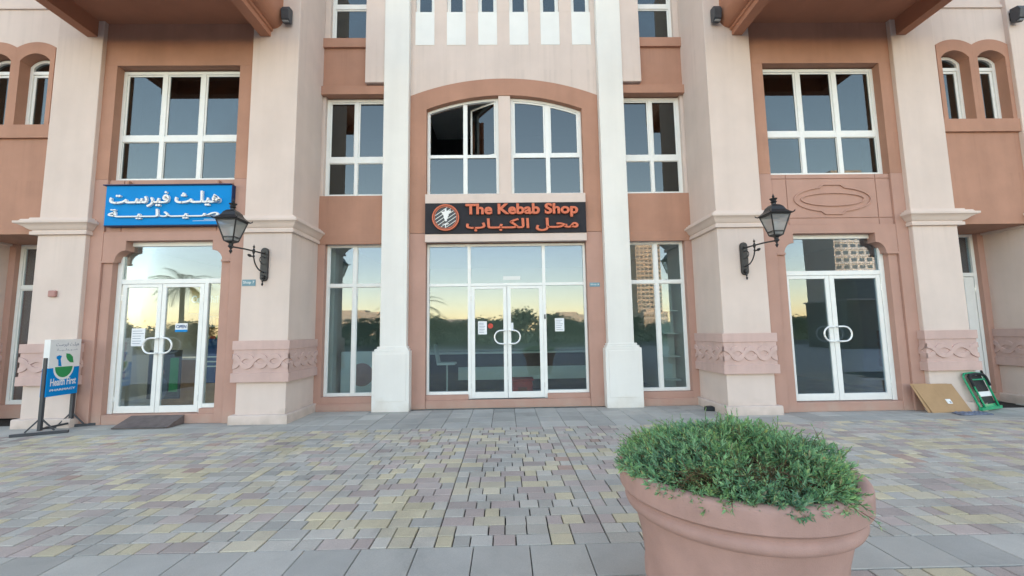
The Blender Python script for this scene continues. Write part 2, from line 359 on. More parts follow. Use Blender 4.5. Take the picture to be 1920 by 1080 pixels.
# ------------------------------------------------------------------ ground
g = MB(); g.box(-400, 400, -520, 9.0, -.30, -.10); struct(build('ground', g, M['lawn']))
g = MB(); g.box(-400, 400, -34, -20, -.098, -.07); struct(build('road', g, M['asphalt']))
g = MB(); g.box(-16, 16, 1.45, 14, -.099, -.022); pavement = struct(build('pavement', g, M['bed']))

def tile_mesh(name, w, d, h=.03, ch=.004, mat=None):
    mb = MB(); x, y = w/2, d/2
    vs = [(-x, -y, -h), (x, -y, -h), (x, y, -h), (-x, y, -h), (-x, -y, -ch), (x, -y, -ch), (x, y, -ch), (-x, y, -ch),
          (-x+ch, -y+ch, 0), (x-ch, -y+ch, 0), (x-ch, y-ch, 0), (-x+ch, y-ch, 0)]
    fs = [(0, 1, 5, 4), (1, 2, 6, 5), (2, 3, 7, 6), (3, 0, 4, 7), (4, 5, 9, 8), (5, 6, 10, 9), (6, 7, 11, 10), (7, 4, 8, 11), (8, 9, 10, 11)]
    me = bpy.data.meshes.new(name); me.from_pydata(vs, [], fs); me.materials.append(mat); return me, vs, fs
GAP = .010; ROW = .1615
rng = random.Random(3)
WID = [.258, .258, .170, .170, .170, .128, .128]
WS = 1.27/sum(WID); WID = [w*WS for w in WID]
protos = {}
spots = []
def rows(y_lo, n, x_lo, x_hi):
    for r in range(n):
        yc = y_lo+ROW*(r+.5); x = x_lo
        while x < x_hi:
            ws = WID[:]; rng.shuffle(ws)
            for w in ws: spots.append((x+w/2, yc, w)); x += w
rows(3.195, 23, -9.42, 10.8)
rows(2.79-ROW*8, 8, -9.42, 10.8)
def vis(x, y): return abs(x) < y*1.24+.3 and not (abs(x-1.2) < .9 and y < 2.6)
spots.sort(key=lambda s: (0 if vis(s[0], s[1]) and s[1] > 3 or (2.5 < s[1] < 3 and s[0] > 1.9 and vis(s[0], s[1])) else 1, s[1]))
field = MB()
for i, (x, y, w) in enumerate(spots):
    jx, jz, jr = rng.uniform(-.0015, .0015), rng.uniform(-.0035, .0), rng.uniform(-.004, .004)
    if i < 296:
        k = round(w, 4)
        if k not in protos: protos[k] = tile_mesh('paver', w-GAP, ROW-GAP, mat=M['paver'])[0]
        o = link('paver', protos[k], pavement); o.location = (x+jx, y, jz); o.rotation_euler = (rng.uniform(-.006, .006), rng.uniform(-.006, .006), jr)
    else:
        ww, dd, ch = (w-GAP)/2, (ROW-GAP)/2, .004; tx = rng.uniform(-.005, .005); ty = rng.uniform(-.005, .005)
        vs = [(-ww, -dd, -.026), (ww, -dd, -.026), (ww, dd, -.026), (-ww, dd, -.026), (-ww, -dd, -ch), (ww, -dd, -ch), (ww, dd, -ch), (-ww, dd, -ch), (-ww+ch, -dd+ch, 0), (ww-ch, -dd+ch, 0), (ww-ch, dd-ch, 0), (-ww+ch, dd-ch, 0)]
        field.add([(x+jx+a, y+b, jz+c+a*tx+b*ty) for a, b, c in vs], [(0, 1, 5, 4), (1, 2, 6, 5), (2, 3, 7, 6), (3, 0, 4, 7), (4, 5, 9, 8), (5, 6, 10, 9), (6, 7, 11, 10), (7, 4, 8, 11), (8, 9, 10, 11)])
f = build('paver_field', field, M['paverf'], pavement); f['kind'] = 'stuff'
slab_me = tile_mesh('slab', .4-.007, .4-.008, mat=M['slab'])[0]
def slab(x, y):
    o = link('slab', slab_me, pavement); o.location = (x, y, rng.uniform(-.003, 0)); o.rotation_euler = (rng.uniform(-.004, .004), rng.uniform(-.003, .003), rng.uniform(-.002, .002))
for i in range(-23, 27): slab(-.045+.4*i, 2.993)            # joints measured at .155 + .4 n
for j in range(4):
    y = 6.915+.2+.4*j
    for i in range(-24, 26):
        x = -.04+.4*i
        if y > 7.6 and (3.95 < abs(x-XC) < 9.8): continue
        if y > 8.3 and abs(x-XC) > 3.95: continue
        slab(x, y)

# ------------------------------------------------------------------ the building
BL = thing('apartment_building', 'cream and salmon stucco apartment block with shopfronts, arched central bay and tall pillars', 'building')
TOP = 9.8
PF, AW, BW, CW = 7.52, 7.60, 7.64, 7.75       # pillar front, bay wall, inner panel, bay glazing
SW, DW = 8.58, 8.70                           # side / centre wall, its glazing
def wall(mb, mat, bevel=.006, name='wall', label=None):
    o = build(name, mb, mat, BL, bevel=bevel)
    if label: o['label'] = label
    return o
def sym(fn):
    for s in (-1, 1): fn(s)
def bx(mb, s, u0, u1, y0, y1, z0, z1):         # box mirrored about the axis
    mb.box(U(s*u0), U(s*u1), y0, y1, z0, z1)

# -- upper mass (shades the square, carries the balconies)
m = MB(); m.box(-40, 40, 8.75, 28, TOP, 25); m.box(-40, -13.6, 8.2, 28, -.1, TOP); m.box(13.6, 40, 8.2, 28, -.1, TOP); m.box(-13.6, 13.6, 14.2, 28, -.1, TOP)
wall(m, M['cream'], 0)
m = MB(); m.box(-13.6, U(-10.805), AW, 8.9, -.02, TOP); m.box(U(10.805), 13.6, AW, 8.9, -.02, TOP); wall(m, M['cream'], 0)
# -- interior floors, ceilings, party walls
m = MB()
m.box(-13.6, 13.6, 8.9, 14.2, 3.62, 4.2); m.box(-13.6, 13.6, 8.9, 14.2, 6.95, 7.5)
for u in (-3.9, 3.9, -8.9, 8.9):
    m.box(U(u)-.06, U(u)+.06, 8.92, 14.2, -.02, 3.62)
m.box(-13.6, 13.6, 14.0, 14.2, -.02, TOP)
wall(m, M['inwall'], 0, 'interior_wall')
m = MB(); m.box(-13.6, 13.6, 8.92, 14.0, -.098, .03); m.box(U(-3.715), U(3.715), 8.665, 8.921, -.098, .03)
for s_ in (-1, 1): m.box(U(s_*5.0), U(s_*7.27), 7.83, 8.921, -.098, .03)
wall(m, M['infloor'], 0, 'shop_floor')
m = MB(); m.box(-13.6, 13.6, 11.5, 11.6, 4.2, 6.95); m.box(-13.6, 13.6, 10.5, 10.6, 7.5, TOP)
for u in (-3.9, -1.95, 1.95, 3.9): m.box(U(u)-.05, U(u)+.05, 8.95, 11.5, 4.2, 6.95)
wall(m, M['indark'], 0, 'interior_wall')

# -- pillars
def cornice_mesh(u0, u1, yb, prof, fo0=1, fo1=1, yf=PF):
    """U-shaped moulding round a pillar; prof = [(proj, z)]"""
    mb = MB(); ring = []
    for p, z in prof:
        ring.append([(U(u0)-p*fo0, yb, z), (U(u0)-p*fo0, yf-p, z), (U(u1)+p*fo1, yf-p, z), (U(u1)+p*fo1, yb, z)])
    vs = [v for r in ring for v in r]; fs = []
    for i in range(len(ring)-1):
        for j in range(3): fs.append((4*i+j, 4*i+j+1, 4*i+4+j+1, 4*i+4+j))
        fs.append((4*i+3, 4*i, 4*i+4, 4*i+7))
    fs += [(3, 2, 1, 0), tuple(4*(len(ring)-1)+j for j in range(4))]
    return mb.add(vs, fs)
CORN = [(-.02, 3.345), (.038, 3.345), (.045, 3.35), (.045, 3.405), (.03, 3.412), (.03, 3.425), (.048, 3.44), (.062, 3.46), (.082, 3.495), (.108, 3.525), (.13, 3.54), (.135, 3.545), (.135, 3.582), (.105, 3.59), (.095, 3.62), (.055, 3.628), (.05, 3.655), (-.02, 3.66)]
def guilloche(mb, p0, p1, nrm, zc=1.065, amp=.088, wid=.092, dep=.026, wl=.54):
    """two interlaced sine ribbons in relief between p0 and p1 (x,y)"""
    p0 = Vector((*p0, 0)); p1 = Vector((*p1, 0)); d = p1-p0; Ln = d.length; d.normalize(); n = Vector((*nrm, 0))
    k = max(8, int(Ln/.022)); nw = max(1, round(Ln/(wl/2)))*.5
    for ph, dd in ((0, dep), (math.pi, dep*.72)):
        vs = []; fs = []
        for i in range(k+1):
            s = Ln*i/k; a = 2*math.pi*nw*i/k+ph+math.pi*.5
            sa = math.sin(a); z = zc+amp*math.copysign(abs(sa)**.75, sa); sl = amp*2*math.pi*nw/Ln*math.cos(a); q = math.sqrt(1+sl*sl)*.85
            hw = wid/2*min(max(q, 1), 1.2)
            for (oz, on) in ((-hw, 0), (-hw*.88, dd), (hw*.88, dd*.8), (hw, 0)):
                P = p0+d*s+n*on; vs.append((P.x, P.y, z+oz))
        for i in range(k):
            for j in range(3): fs.append((4*i+j, 4*i+4+j, 4*i+5+j, 4*i+1+j))
        mb.add(vs, fs)
def pillar(u0, u1, yb, fo0=1, fo1=1):
    m = MB(); m.box(U(u0), U(u1), PF, yb, 0, TOP)
    p = build('pillar', m, M['cream'], BL, bevel=.012)
    build('cornice', cornice_mesh(u0, u1, yb-.003, CORN, fo0, fo1), M['cream'], p, bevel=.003)
    build('plinth', cornice_mesh(u0, u1, yb-.002, [(-.02, -.02), (.07, -.02), (.07, .14), (.058, .155), (-.02, .157)]), M['cream'], p, bevel=.004)
    b = cornice_mesh(u0, u1, yb-.004, [(-.02, .71), (.068, .71), (.068, .865), (.044, .867), (.044, 1.265), (.06, 1.267), (.06, 1.42), (-.02, 1.422)])
    build('band', b, M['pink'], p, bevel=.005)
    gl = MB(); yf = PF-.044
    guilloche(gl, (U(u0)-.044, yf), (U(u1)+.044, yf), (0, -1))
    if yb-PF > .3:
        guilloche(gl, (U(u1)+.044, yf), (U(u1)+.044, yb-.01), (1, 0)); guilloche(gl, (U(u0)-.044, yf), (U(u0)-.044, yb-.01), (-1, 0))
    build('relief_moulding', gl, M['pink'], p)
    return p
for s in (-1, 1):
    a, b = sorted((s*3.86, s*4.72)); pillar(a, b, SW+.02)
    a, b = sorted((s*7.505, s*8.35)); pillar(a, b, 8.44, *( (2.4, 1) if s < 0 else (1, 2.4)))
    a, b = sorted((s*9.86, s*10.8)); pillar(a, b, 8.46)

# -- centre bay
m = MB()
def arch_pts(R, zc, hw, n=28): return [(XC-hw+2*hw*i/n, zc+math.sqrt(R*R-(-hw+2*hw*i/n)**2)) for i in range(n+1)]
R1 = (1.655**2+.31**2)/(2*.31); A_in = arch_pts(R1, 6.55-R1, 1.655)
R2 = (2.0**2+.385**2)/(2*.385); A_out = arch_pts(R2, 6.93-R2, 2.0)
# surround of the tall arched opening: piers and arch in one
lo = MB(); lo.box(U(-2.0), U(-1.655), SW, 8.9, 0, 3.55); lo.box(U(1.655), U(2.0), SW, 8.9, 0, 3.55)
lo.box(U(-1.655), U(1.655), SW+.03, 8.66, 0, .165)
lo.box(U(-1.655), U(-.80), SW+.055, 8.9, .165, .262); lo.box(U(.80), U(1.655), SW+.055, 8.9, .165, .262)
wall(lo, M['salmon_lo'], .006)
su = MB(); su.ring_xz([(XC-2.0, 3.556)]+A_out+[(XC+2.0, 3.556)], [(XC-1.655, 3.556)]+A_in+[(XC+1.655, 3.556)], SW, 8.9)
wall(su, M['salmon'], .006, 'arch_surround')
m = MB(); m.box(U(-1.655), U(1.655), SW+.02, 8.9, 3.36, 4.36); wall(m, M['salmon'], .004)
# cream field above the arch with six slit windows
sl = [-1.70, -1.02, -.34, .34, 1.02, 1.70]; hw = .205
m = MB()
edge = [(XC-2.0, 8.47)]+[(XC+2.0, 8.47)]+A_out[::-1]
m.prism(edge, SW+.004, 8.9)
xs = [-2.0]+[v for c in sl for v in (c-hw, c+hw)]+[2.0]
for i in range(0, len(xs), 2): m.box(U(xs[i]), U(xs[i+1]), SW+.004, 8.9, 8.47, TOP)
wall(m, M['cream'], .004)
for c in sl:
    p = MB(); p.box(U(c-hw), U(c+hw), SW-.004, SW+.02, 7.70, 8.468); build('spandrel_panel', p, M['white_panel'], BL, bevel=.003)
# ledges
for z0, z1, yy in ((4.16, 4.357, 8.50), (3.352, 3.515, 8.50)):
    p = MB(); p.box(U(-1.66), U(1.66), yy, 8.62, z0, z1); build('ledge', p, M['cream'], BL, bevel=.006)
p = MB(); p.box(U(-.128), U(.128), SW+.02, 8.80, 4.357, 6.552); build('mullion_post', p, M['cream'], BL, bevel=.006)

# pilasters
def pilaster(s):
    p = MB(); bx(p, s, 2.0, 2.52, 8.42, 8.9, 1.24, TOP); o = build('pilaster', p, M['white_st'], BL, bevel=.008)
    p = MB(); bx(p, s, 1.925, 2.645, 8.36, 8.9, 0, 1.16); bx(p, s, 1.95, 2.61, 8.38, 8.9, 1.16, 1.205); bx(p, s, 1.975, 2.57, 8.40, 8.9, 1.205, 1.25)
    q = build('pedestal', p, M['white_st'], o, bevel=.005)
    p = MB(); bx(p, s, 1.985, 2.585, 8.349, 8.37, .20, 1.105); build('pedestal_panel', p, M['white_st'], o, bevel=.004)
sym(pilaster)

# side walls between pilaster and pillar
def sidewall(s):
    m = MB(); bx(m, s, 3.715, 3.885, SW, 8.9, 0, 3.36); bx(m, s, 2.5, 3.715, SW, 8.9, 0, .265)
    bx(m, s, 2.5, 3.885, SW-.04, SW+.01, -.01, .14)
    wall(m, M['salmon_lo'])
    m = MB(); bx(m, s, 2.5, 3.885, SW, 8.9, 3.36, 4.365); wall(m, M['salmon'])
    m = MB(); bx(m, s, 2.5, 3.885, SW-.012, SW+.01, 3.34, 3.54); build('string_course', m, M['salmon'], BL, bevel=.004)
    m = MB(); bx(m, s, 2.5, 3.885, SW+.01, 8.9, 6.56, 7.84); wall(m, M['salmon'])
    m = MB(); bx(m, s, 2.5, 3.885, 8.50, SW+.02, 6.545, 6.73); build('string_course', m, M['salmon'], BL, bevel=.004)
    m = MB(); bx(m, s, 2.5, 3.87, 8.53, SW+.02, 7.63, 7.835); build('sill', m, M['salmon'], BL, bevel=.004)
    m = MB(); bx(m, s, 3.80, 3.885, SW+.03, 8.9, 4.365, 6.56); bx(m, s, 3.745, 3.885, SW+.03, 8.9, 7.84, TOP); wall(m, M['cream'])
    m = MB(); bx(m, s, 2.50, 2.93, 8.45, 8.9, 6.775, TOP); wall(m, M['cream'], .008)
sym(sidewall)

# -- bays
def oval(cx, cz, a, b, n=48, notch=None):
    out = []
    for i in range(n):
        t = 2*math.pi*i/n; x, z = a*math.cos(t), b*math.sin(t)
        if notch and abs(x) < notch: z = math.copysign(b+.045, z)
        out.append((cx+x, cz+z))
    return out
def bay(s):
    u0, u1 = 4.99, 7.275
    m = MB(); bx(m, s, 4.70, u0, AW, 7.95, 0, 4.39); bx(m, s, u1, 7.52, AW, 7.95, 0, 4.39); wall(m, M['salmon_lo'], .008)
    m = MB(); bx(m, s, 4.70, u0, AW, 7.95, 4.39, 6.60); bx(m, s, u1, 7.52, AW, 7.95, 4.39, 6.60); bx(m, s, 4.70, 7.52, AW, 7.95, 6.60, TOP); wall(m, M['salmon'], .004)
    # inner shopfront panel
    m = MB(); bx(m, s, u0, 5.165, BW, 7.9, 0, 2.87); bx(m, s, 7.105, u1, BW, 7.9, 0, 2.87)
    bx(m, s, 5.165, 7.105, BW+.01, 7.82, 0, .165); wall(m, M['salmon_lo'], .008)
    # cusped lintel
    c = 6.09; q = []
    for k in range(7): t = math.pi-math.pi/2*k/6; q.append((5.325+.185*math.cos(t), 2.87+.20*math.sin(t)))
    left = [(u0, 2.865), (5.14, 2.865)]+q[0:]+[(5.325, 3.245)]
    right = [(2*6.0975-x, z) for x, z in left[::-1]]; right[-1] = (u1, 2.865); right[-2] = (7.055, 2.865)
    right = [(min(x, u1), z) for x, z in right]
    poly = left+right+[(u1, 3.412), (u0, 3.412)]
    m = MB(); m.prism([(U(s*x), z) for x, z in poly], BW-.03, 7.86); build('lintel', m, M['salmon_lo'], BL, bevel=.006)
    m = MB(); bx(m, s, u0, 5.15, BW-.045, BW+.01, 2.845, 2.885); bx(m, s, 7.045, u1, BW-.045, BW+.01, 2.845, 2.885); build('corbel', m, M['salmon_lo'], BL, bevel=.004)
    # panelled spandrel: raised pieces with open joints
    m = MB(); bx(m, s, u0, u1, BW+.016, 7.95, 3.412, 4.392); wall(m, M['salmon_lo'], 0)
    for (z0, z1) in ((3.418, 3.532), (3.548, 4.292), (4.308, 4.388)):
        for (a, b) in ((u0, 5.283), (5.297, 6.998), (7.012, u1)):
            p = MB(); bx(p, s, a, b, BW, BW+.03, z0, z1); build('spandrel_block', p, M['salmon_lo'], BL, bevel=.004)
    if s > 0:
        p = MB()
        for (a, b, nn) in ((.74, .25, .19), (.615, .135, None)):
            o1 = oval(U(6.15), 3.90, a, b, 56, nn); i1 = oval(U(6.15), 3.90, a-.026, b-.026, 56, nn)
            p.ring_xz(o1, i1, BW-.026, BW+.004, True)
        build('oval_moulding', p, M['salmon_lo'], BL, bevel=.003)
for s in (-1, 1): bay(s)

# -- wings
def wing(s):
    u0, u1 = 8.33, 9.88; ub = 9.90
    cs = (8.785, 9.505); hw = .275
    def op(c, top=6.84, hw=hw, spring=6.70, z0=5.43, n=14):
        r = (hw*hw+(top-spring)**2)/(2*(top-spring)); return [(c-hw+2*hw*i/n, top-r+math.sqrt(r*r-(-hw+2*hw*i/n)**2)) for i in range(n+1)]
    # salmon surround with a double-arched head, openings left free
    m = MB()
    def outer(c): return op(c, 7.07, .36, 6.96)
    for c in cs:
        o, i = outer(c), op(c)
        o2 = [(c-.36, 5.43)]+o+[(c+.36, 5.43)]; i2 = [(c-hw, 5.43)]+i+[(c+hw, 5.43)]
        m.ring_xz([(U(s*x), z) for x, z in o2], [(U(s*x), z) for x, z in i2], AW-.02, 7.9)
    if s: build('arch_surround', m, M['salmon'], BL, bevel=.004)
    m = MB(); bx(m, s, u0, 8.425, AW-.005, 7.9, 5.43, 6.96); wall(m, M['salmon'])
    m = MB(); bx(m, s, u0, u1, AW-.05, AW+.02, 5.175, 5.43); build('sill', m, M['salmon'], BL, bevel=.005)
    m = MB(); bx(m, s, u0, ub, AW, 8.0, 3.385, 5.43); wall(m, M['salmon'])
    poly = [(u0, 6.96), (8.425, 6.96)]+outer(8.785)[1:-1]+[(9.145, 6.96)]+outer(9.505)[1:-1]+[(9.865, 6.96), (ub, 6.96), (ub, TOP), (u0, TOP)]
    m = MB(); m.prism([(U(s*x), z) for x, z in poly], AW, 7.9); wall(m, M['cream'], .004)
    m = MB(); bx(m, s, u0, ub, AW-.03, AW+.01, 7.735, 7.80); build('string_course', m, M['cream'], BL, bevel=.006)
    m = MB(); bx(m, s, u0, 10.0, 8.0, 8.5, 3.387, 3.6); wall(m, M['salmon'])
    # recessed ground-floor wall
    m = MB(); bx(m, s, 9.735, 9.88, 8.42, 8.9, 0, 3.387); bx(m, s, 8.2, 9.735, 8.42, 8.9, 0, .14 if s > 0 else .25); wall(m, M['salmon_lo'])
    # arched windows
    for c in cs:
        f = MB(); o = op(c, 6.82, .275, 6.68); i = op(c, 6.765, .215, 6.66)
        f.ring_xz([(U(s*(c-.275)), 5.43)]+[(U(s*x), z) for x, z in o]+[(U(s*(c+.275)), 5.43)], [(U(s*(c-.215)), 5.43)]+[(U(s*x), z) for x, z in i]+[(U(s*(c+.215)), 5.43)], 7.76, 7.83)
        bx(f, s, c-.215, c+.215, 7.765, 7.825, 5.43, 5.50); bx(f, s, c-.215, c+.215, 7.763, 7.825, 6.53, 6.595)
        for e in (-1, 1): f.box(U(s*(c+e*.215)), U(s*(c+e*.17)), 7.785, 7.82, 5.50, 6.53)
        f.box(U(s*(c-.17)), U(s*(c+.17)), 7.785, 7.82, 6.485, 6.53)
        w = build('window', f, M['frame'], BL, bevel=.004)
        g = MB(); bx(g, s, c-.17, c+.17, 7.80, 7.806, 5.50, 6.485); build('pane', g, M['glass_up'], w)
        g = MB(); g.prism([(U(s*x), z) for x, z in i]+[(U(s*(c+.215)), 6.597), (U(s*(c-.215)), 6.597)], 7.80, 7.806); build('pane', g, M['glass_up'], w)
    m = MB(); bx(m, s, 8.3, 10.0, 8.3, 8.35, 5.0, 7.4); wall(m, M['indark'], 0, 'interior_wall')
sym(wing)

# ------------------------------------------------------------------ windows and doors
def frame_bars(mb, y, x0, x1, z0, z1, xs, zs, w=.05, d=.07, head=None):
    """x0..z1 outer size; xs = [(x, width)], zs = [(z, height)]"""
    mb.box(x0, x0+w, y, y+d, z0, z1); mb.box(x1-w, x1, y, y+d, z0, z1)
    mb.box(x0+w, x1-w, y+.002, y+d-.002, z1-w, z1); mb.box(x0+w, x1-w, y+.002, y+d-.002, z0, z0+w)
    for x, ww in xs: mb.box(x-ww/2, x+ww/2, y+.003, y+d-.003, z0+w, z1-w)
    ed = [x0+w]+[v for x, ww in sorted(xs) for v in (x-ww/2, x+ww/2)]+[x1-w]
    for z, hh in zs:
        for i in range(0, len(ed), 2): mb.box(ed[i], ed[i+1], y+.005, y+d-.005, z-hh/2, z+hh/2)
    return ed
def win(y, x0, x1, z0, z1, xs, zs, mat, w=.05, sash=.03, gz=.035, skip=(), name='window', inset=()):
    f = MB(); ed = frame_bars(f, y, x0, x1, z0, z1, xs, zs, w)
    zed = [z0+w]+[v for z, hh in sorted(zs) for v in (z-hh/2, z+hh/2)]+[z1-w]
    cells = [(ed[i], ed[i+1], zed[j], zed[j+1]) for j in range(0, len(zed), 2) for i in range(0, len(ed), 2)]
    for k, (a, b, c, d) in enumerate(cells):
        if k in skip: continue
        ss = sash if k in inset or not inset else sash*.35
        yy = y+gz-.012
        f.box(a, a+ss, yy, yy+.03, c, d); f.box(b-ss, b, yy, yy+.03, c, d); f.box(a+ss, b-ss, yy+.001, yy+.029, c, c+ss); f.box(a+ss, b-ss, yy+.001, yy+.029, d-ss, d)
    o = build(name, f, M['frame'], BL, bevel=.0025, seg=1)
    for k, (a, b, c, d) in enumerate(cells):
        if k in skip: continue
        g = MB(); tl = random.uniform(-.0012, .0012)
        ss = sash if k in inset or not inset else sash*.35
        g.box(a+ss*.8, b-ss*.8, y+gz, y+gz+.006, c+ss*.8, d-ss*.8)
        p = build('pane', g, mat, o)
    return o
# bay first-floor windows
for s in (-1, 1):
    x0, x1 = sorted((U(s*4.95), U(s*7.275)))
    win(CW, x0, x1, 4.395, 6.575, [(U(s*5.765), .085), (U(s*6.485), .085)], [(5.23, .11)], M['glass_up'], w=.06, inset=(3, 4, 5))
    # ground window beside the pilaster
    x0, x1 = sorted((U(s*2.5), U(s*3.715)))
    win(DW, x0, x1, .265, 3.36, [(U(s*3.137), .08)], [(2.50, .06)], M['glass'], w=.05, sash=.014)
    x0, x1 = sorted((U(s*2.45), U(s*3.80)))
    win(DW, x0, x1, 4.365, 6.54, [(U(s*3.165), .07)], [(5.175, .12)], M['glass_up'], w=.065, inset=(2, 3))
    x0, x1 = sorted((U(s*2.45), U(s*3.745)))
    win(DW, x0, x1, 7.84, TOP, [], [(8.69, .10)], M['glass_up'], w=.05)
# slit windows
for c in sl:
    win(8.66, U(c-hw), U(c+hw), 8.472, TOP, [], [], M['glass_up'], w=.045, sash=.03)
# arched pair
def arched(s, opened):
    a0, a1 = (.128, 1.655) if s > 0 else (-1.655, -.128)
    y = 8.70; w = .06; zb = 4.372
    zt = lambda x, off: (6.55-R1)+math.sqrt(R1*R1-x*x)-off
    n = 14; xs = [a0+(a1-a0)*i/n for i in range(n+1)]
    f = MB()
    o = [(U(x), zt(x, .005)) for x in xs]; xi = [a0+w+(a1-a0-2*w)*i/n for i in range(n+1)]; i_ = [(U(x), zt(x, .06)) for x in xi]
    f.ring_xz([(U(a0), zb)]+o+[(U(a1), zb)], [(U(a0+w), zb)]+i_+[(U(a1-w), zb)], y, y+.07)
    f.box(U(a0+w), U(a1-w), y+.002, y+.068, zb, zb+.055)
    mc = (.92 if s > 0 else -.845); f.box(U(mc-.045), U(mc+.045), y+.003, y+.067, zb+.055, zt(mc, .07))
    zt1 = 5.245
    for (p, q) in ((a0+w, mc-.045), (mc+.045, a1-w)): f.box(U(p), U(q), y+.005, y+.065, zt1-.035, zt1+.035)
    # sashes
    def top_cell(p, q, mb, ss, yy):
        n2 = 8; X = [p+(q-p)*i/n2 for i in range(n2+1)]; Xi = [p+ss+(q-p-2*ss)*i/n2 for i in range(n2+1)]
        mb.ring_xz([(U(p), zt1+.035)]+[(U(x), zt(x, .06)) for x in X]+[(U(q), zt1+.035)], [(U(p+ss), zt1+.035)]+[(U(x), zt(x, .06+ss)) for x in Xi]+[(U(q-ss), zt1+.035)], yy, yy+.03)
        mb.box(U(p+ss), U(q-ss), yy+.001, yy+.029, zt1+.035, zt1+.035+ss)
        return [(U(p+ss*.8), zt1+.035+ss*.8), (U(q-ss*.8), zt1+.035+ss*.8)]+[(U(x), zt(x, .06+ss*.9)) for x in Xi[::-1]]
    panes = []
    cells = [(a0+w, mc-.045), (mc+.045, a1-w)]
    for k, (p, q) in enumerate(cells):
        if not opened: panes.append(top_cell(p, q, f, .038, y+.02))
        panes.append([(U(p), zb+.055), (U(q), zb+.055), (U(q), zt1-.035), (U(p), zt1-.035)])
    o = build('window', f, M['frame'], BL, bevel=.0025, seg=1)
    for pl in panes:
        g = MB(); g.prism(pl, y+.035, y+.041); build('pane', g, M['glass_up'], o)
    if opened:      # right-hand casement swung outwards on its right-hand hinges; left sash slid away
        p, q = cells[1]; hx, hy = U(q), y+.035; ang = R_(-24)
        sm = MB(); pl = top_cell(p, q, sm, .038, y+.02); gm = MB(); gm.prism(pl, y+.032, y+.038)
        rot = lambda v: (hx+(v[0]-hx)*math.cos(ang)-(v[1]-hy)*math.sin(ang)*1, hy-(v[0]-hx)*math.sin(ang)*-1+(v[1]-hy)*math.cos(ang), v[2])
        sm.v = [rot(v) for v in sm.v]; gm.v = [rot(v) for v in gm.v]
        build('open_sash', sm, M['frame'], o, bevel=.0025, seg=1); build('pane', gm, M['glass_up'], o)
arched(-1, True); arched(1, False)

def handle_mesh(xc, s, y, zc=1.375, rx=.24, rz=.135):
    pts = []
    for i in range(17):
        t = -math.pi/2+math.pi*i/16; pts.append((xc+s*(rx-rz+rz*math.cos(t)), y-.075, zc+rz*math.sin(t)))
    pts = [(xc+s*.03, y+.01, zc-rz), (xc+s*.03, y-.065, zc-rz), (xc+s*.045, y-.075, zc-rz)]+pts+[(xc+s*.045, y-.075, zc+rz), (xc+s*.03, y-.065, zc+rz), (xc+s*.03, y+.01, zc+rz)]
    return MB().tube(pts, .0155, 8)
def leaf(x0, x1, z0, z1, y, s, xh, sl_=.075, sr_=.075, zb=.12, zt_=.05, zc=1.375, lock=False):
    f = MB(); f.box(x0, x0+sl_, y, y+.045, z0, z1); f.box(x1-sr_, x1, y, y+.045, z0, z1)
    f.box(x0+sl_, x1-sr_, y+.002, y+.043, z0, z0+zb); f.box(x0+sl_, x1-sr_, y+.002, y+.043, z1-zt_, z1)
    if lock: f.lathe([(0, -.01), (.014, -.01), (.014, .01), (0, .01)], (0, 0, 0), 10)
    if lock:
        n0 = len(f.v)-40
        f.v[n0:] = [(xh+s*.02+v[0], y-v[2], zc+v[1]) for v in f.v[n0:]]
    o = build('door', f, M['frame'], BL, bevel=.003, seg=1)
    g = MB(); g.box(x0+sl_-.005, x1-sr_+.005, y+.02, y+.027, z0+zb-.005, z1-zt_+.005); build('door_pane', g, M['glass'], o)
    build('door_handle', handle_mesh(xh, s, y, zc), M['steel'], o, smooth=True)
    h = MB()
    for zz in (z0+.25, z1-.25): h.tube([(x0-.003 if s < 0 else x1+.003, y-.006, zz-.05), (x0-.003 if s < 0 else x1+.003, y-.006, zz+.05)], .009, 6)
    build('hinge', h, M['steel'], o)
    return o
# central shopfront
y = DW
f = MB(); f.box(U(-1.65), U(-1.60), y, y+.08, .262, 3.345); f.box(U(1.60), U(1.65), y, y+.08, .262, 3.345)
f.box(U(-1.60), U(1.60), y+.002, y+.078, 3.29, 3.345)
for c in (-.775, .775): f.box(U(c-.033), U(c+.033), y+.003, y+.077, .168, 3.29)
for a, b in ((-1.60, -.808), (-.742, .742), (.808, 1.60)): f.box(U(a), U(b), y+.005, y+.075, 2.455, 2.515)
for a, b in ((-1.60, -.808), (.808, 1.60)): f.box(U(a), U(b), y+.002, y+.078, .262, .32)
sf = build('window', f, M['frame'], BL, bevel=.003, seg=1); sf['label'] = 'white aluminium shopfront frame round the double door'
for a, b, c, d in ((-1.60, -.808, 2.515, 3.29), (-.742, .742, 2.515, 3.29), (.808, 1.60, 2.515, 3.29), (-1.60, -.808, .32, 2.455), (.808, 1.60, .32, 2.455)):
    g = MB(); g.box(U(a), U(b), y+.035, y+.042, c, d); build('pane', g, M['glass'], sf)
leaf(U(-.74), U(-.004), .175, 2.45, y+.01, -1, U(-.02), zb=.125, zt_=.055, lock=False, zc=1.40)
leaf(U(.004), U(.74), .175, 2.45, y+.01, 1, U(.02), zb=.125, zt_=.055, lock=True, zc=1.40)
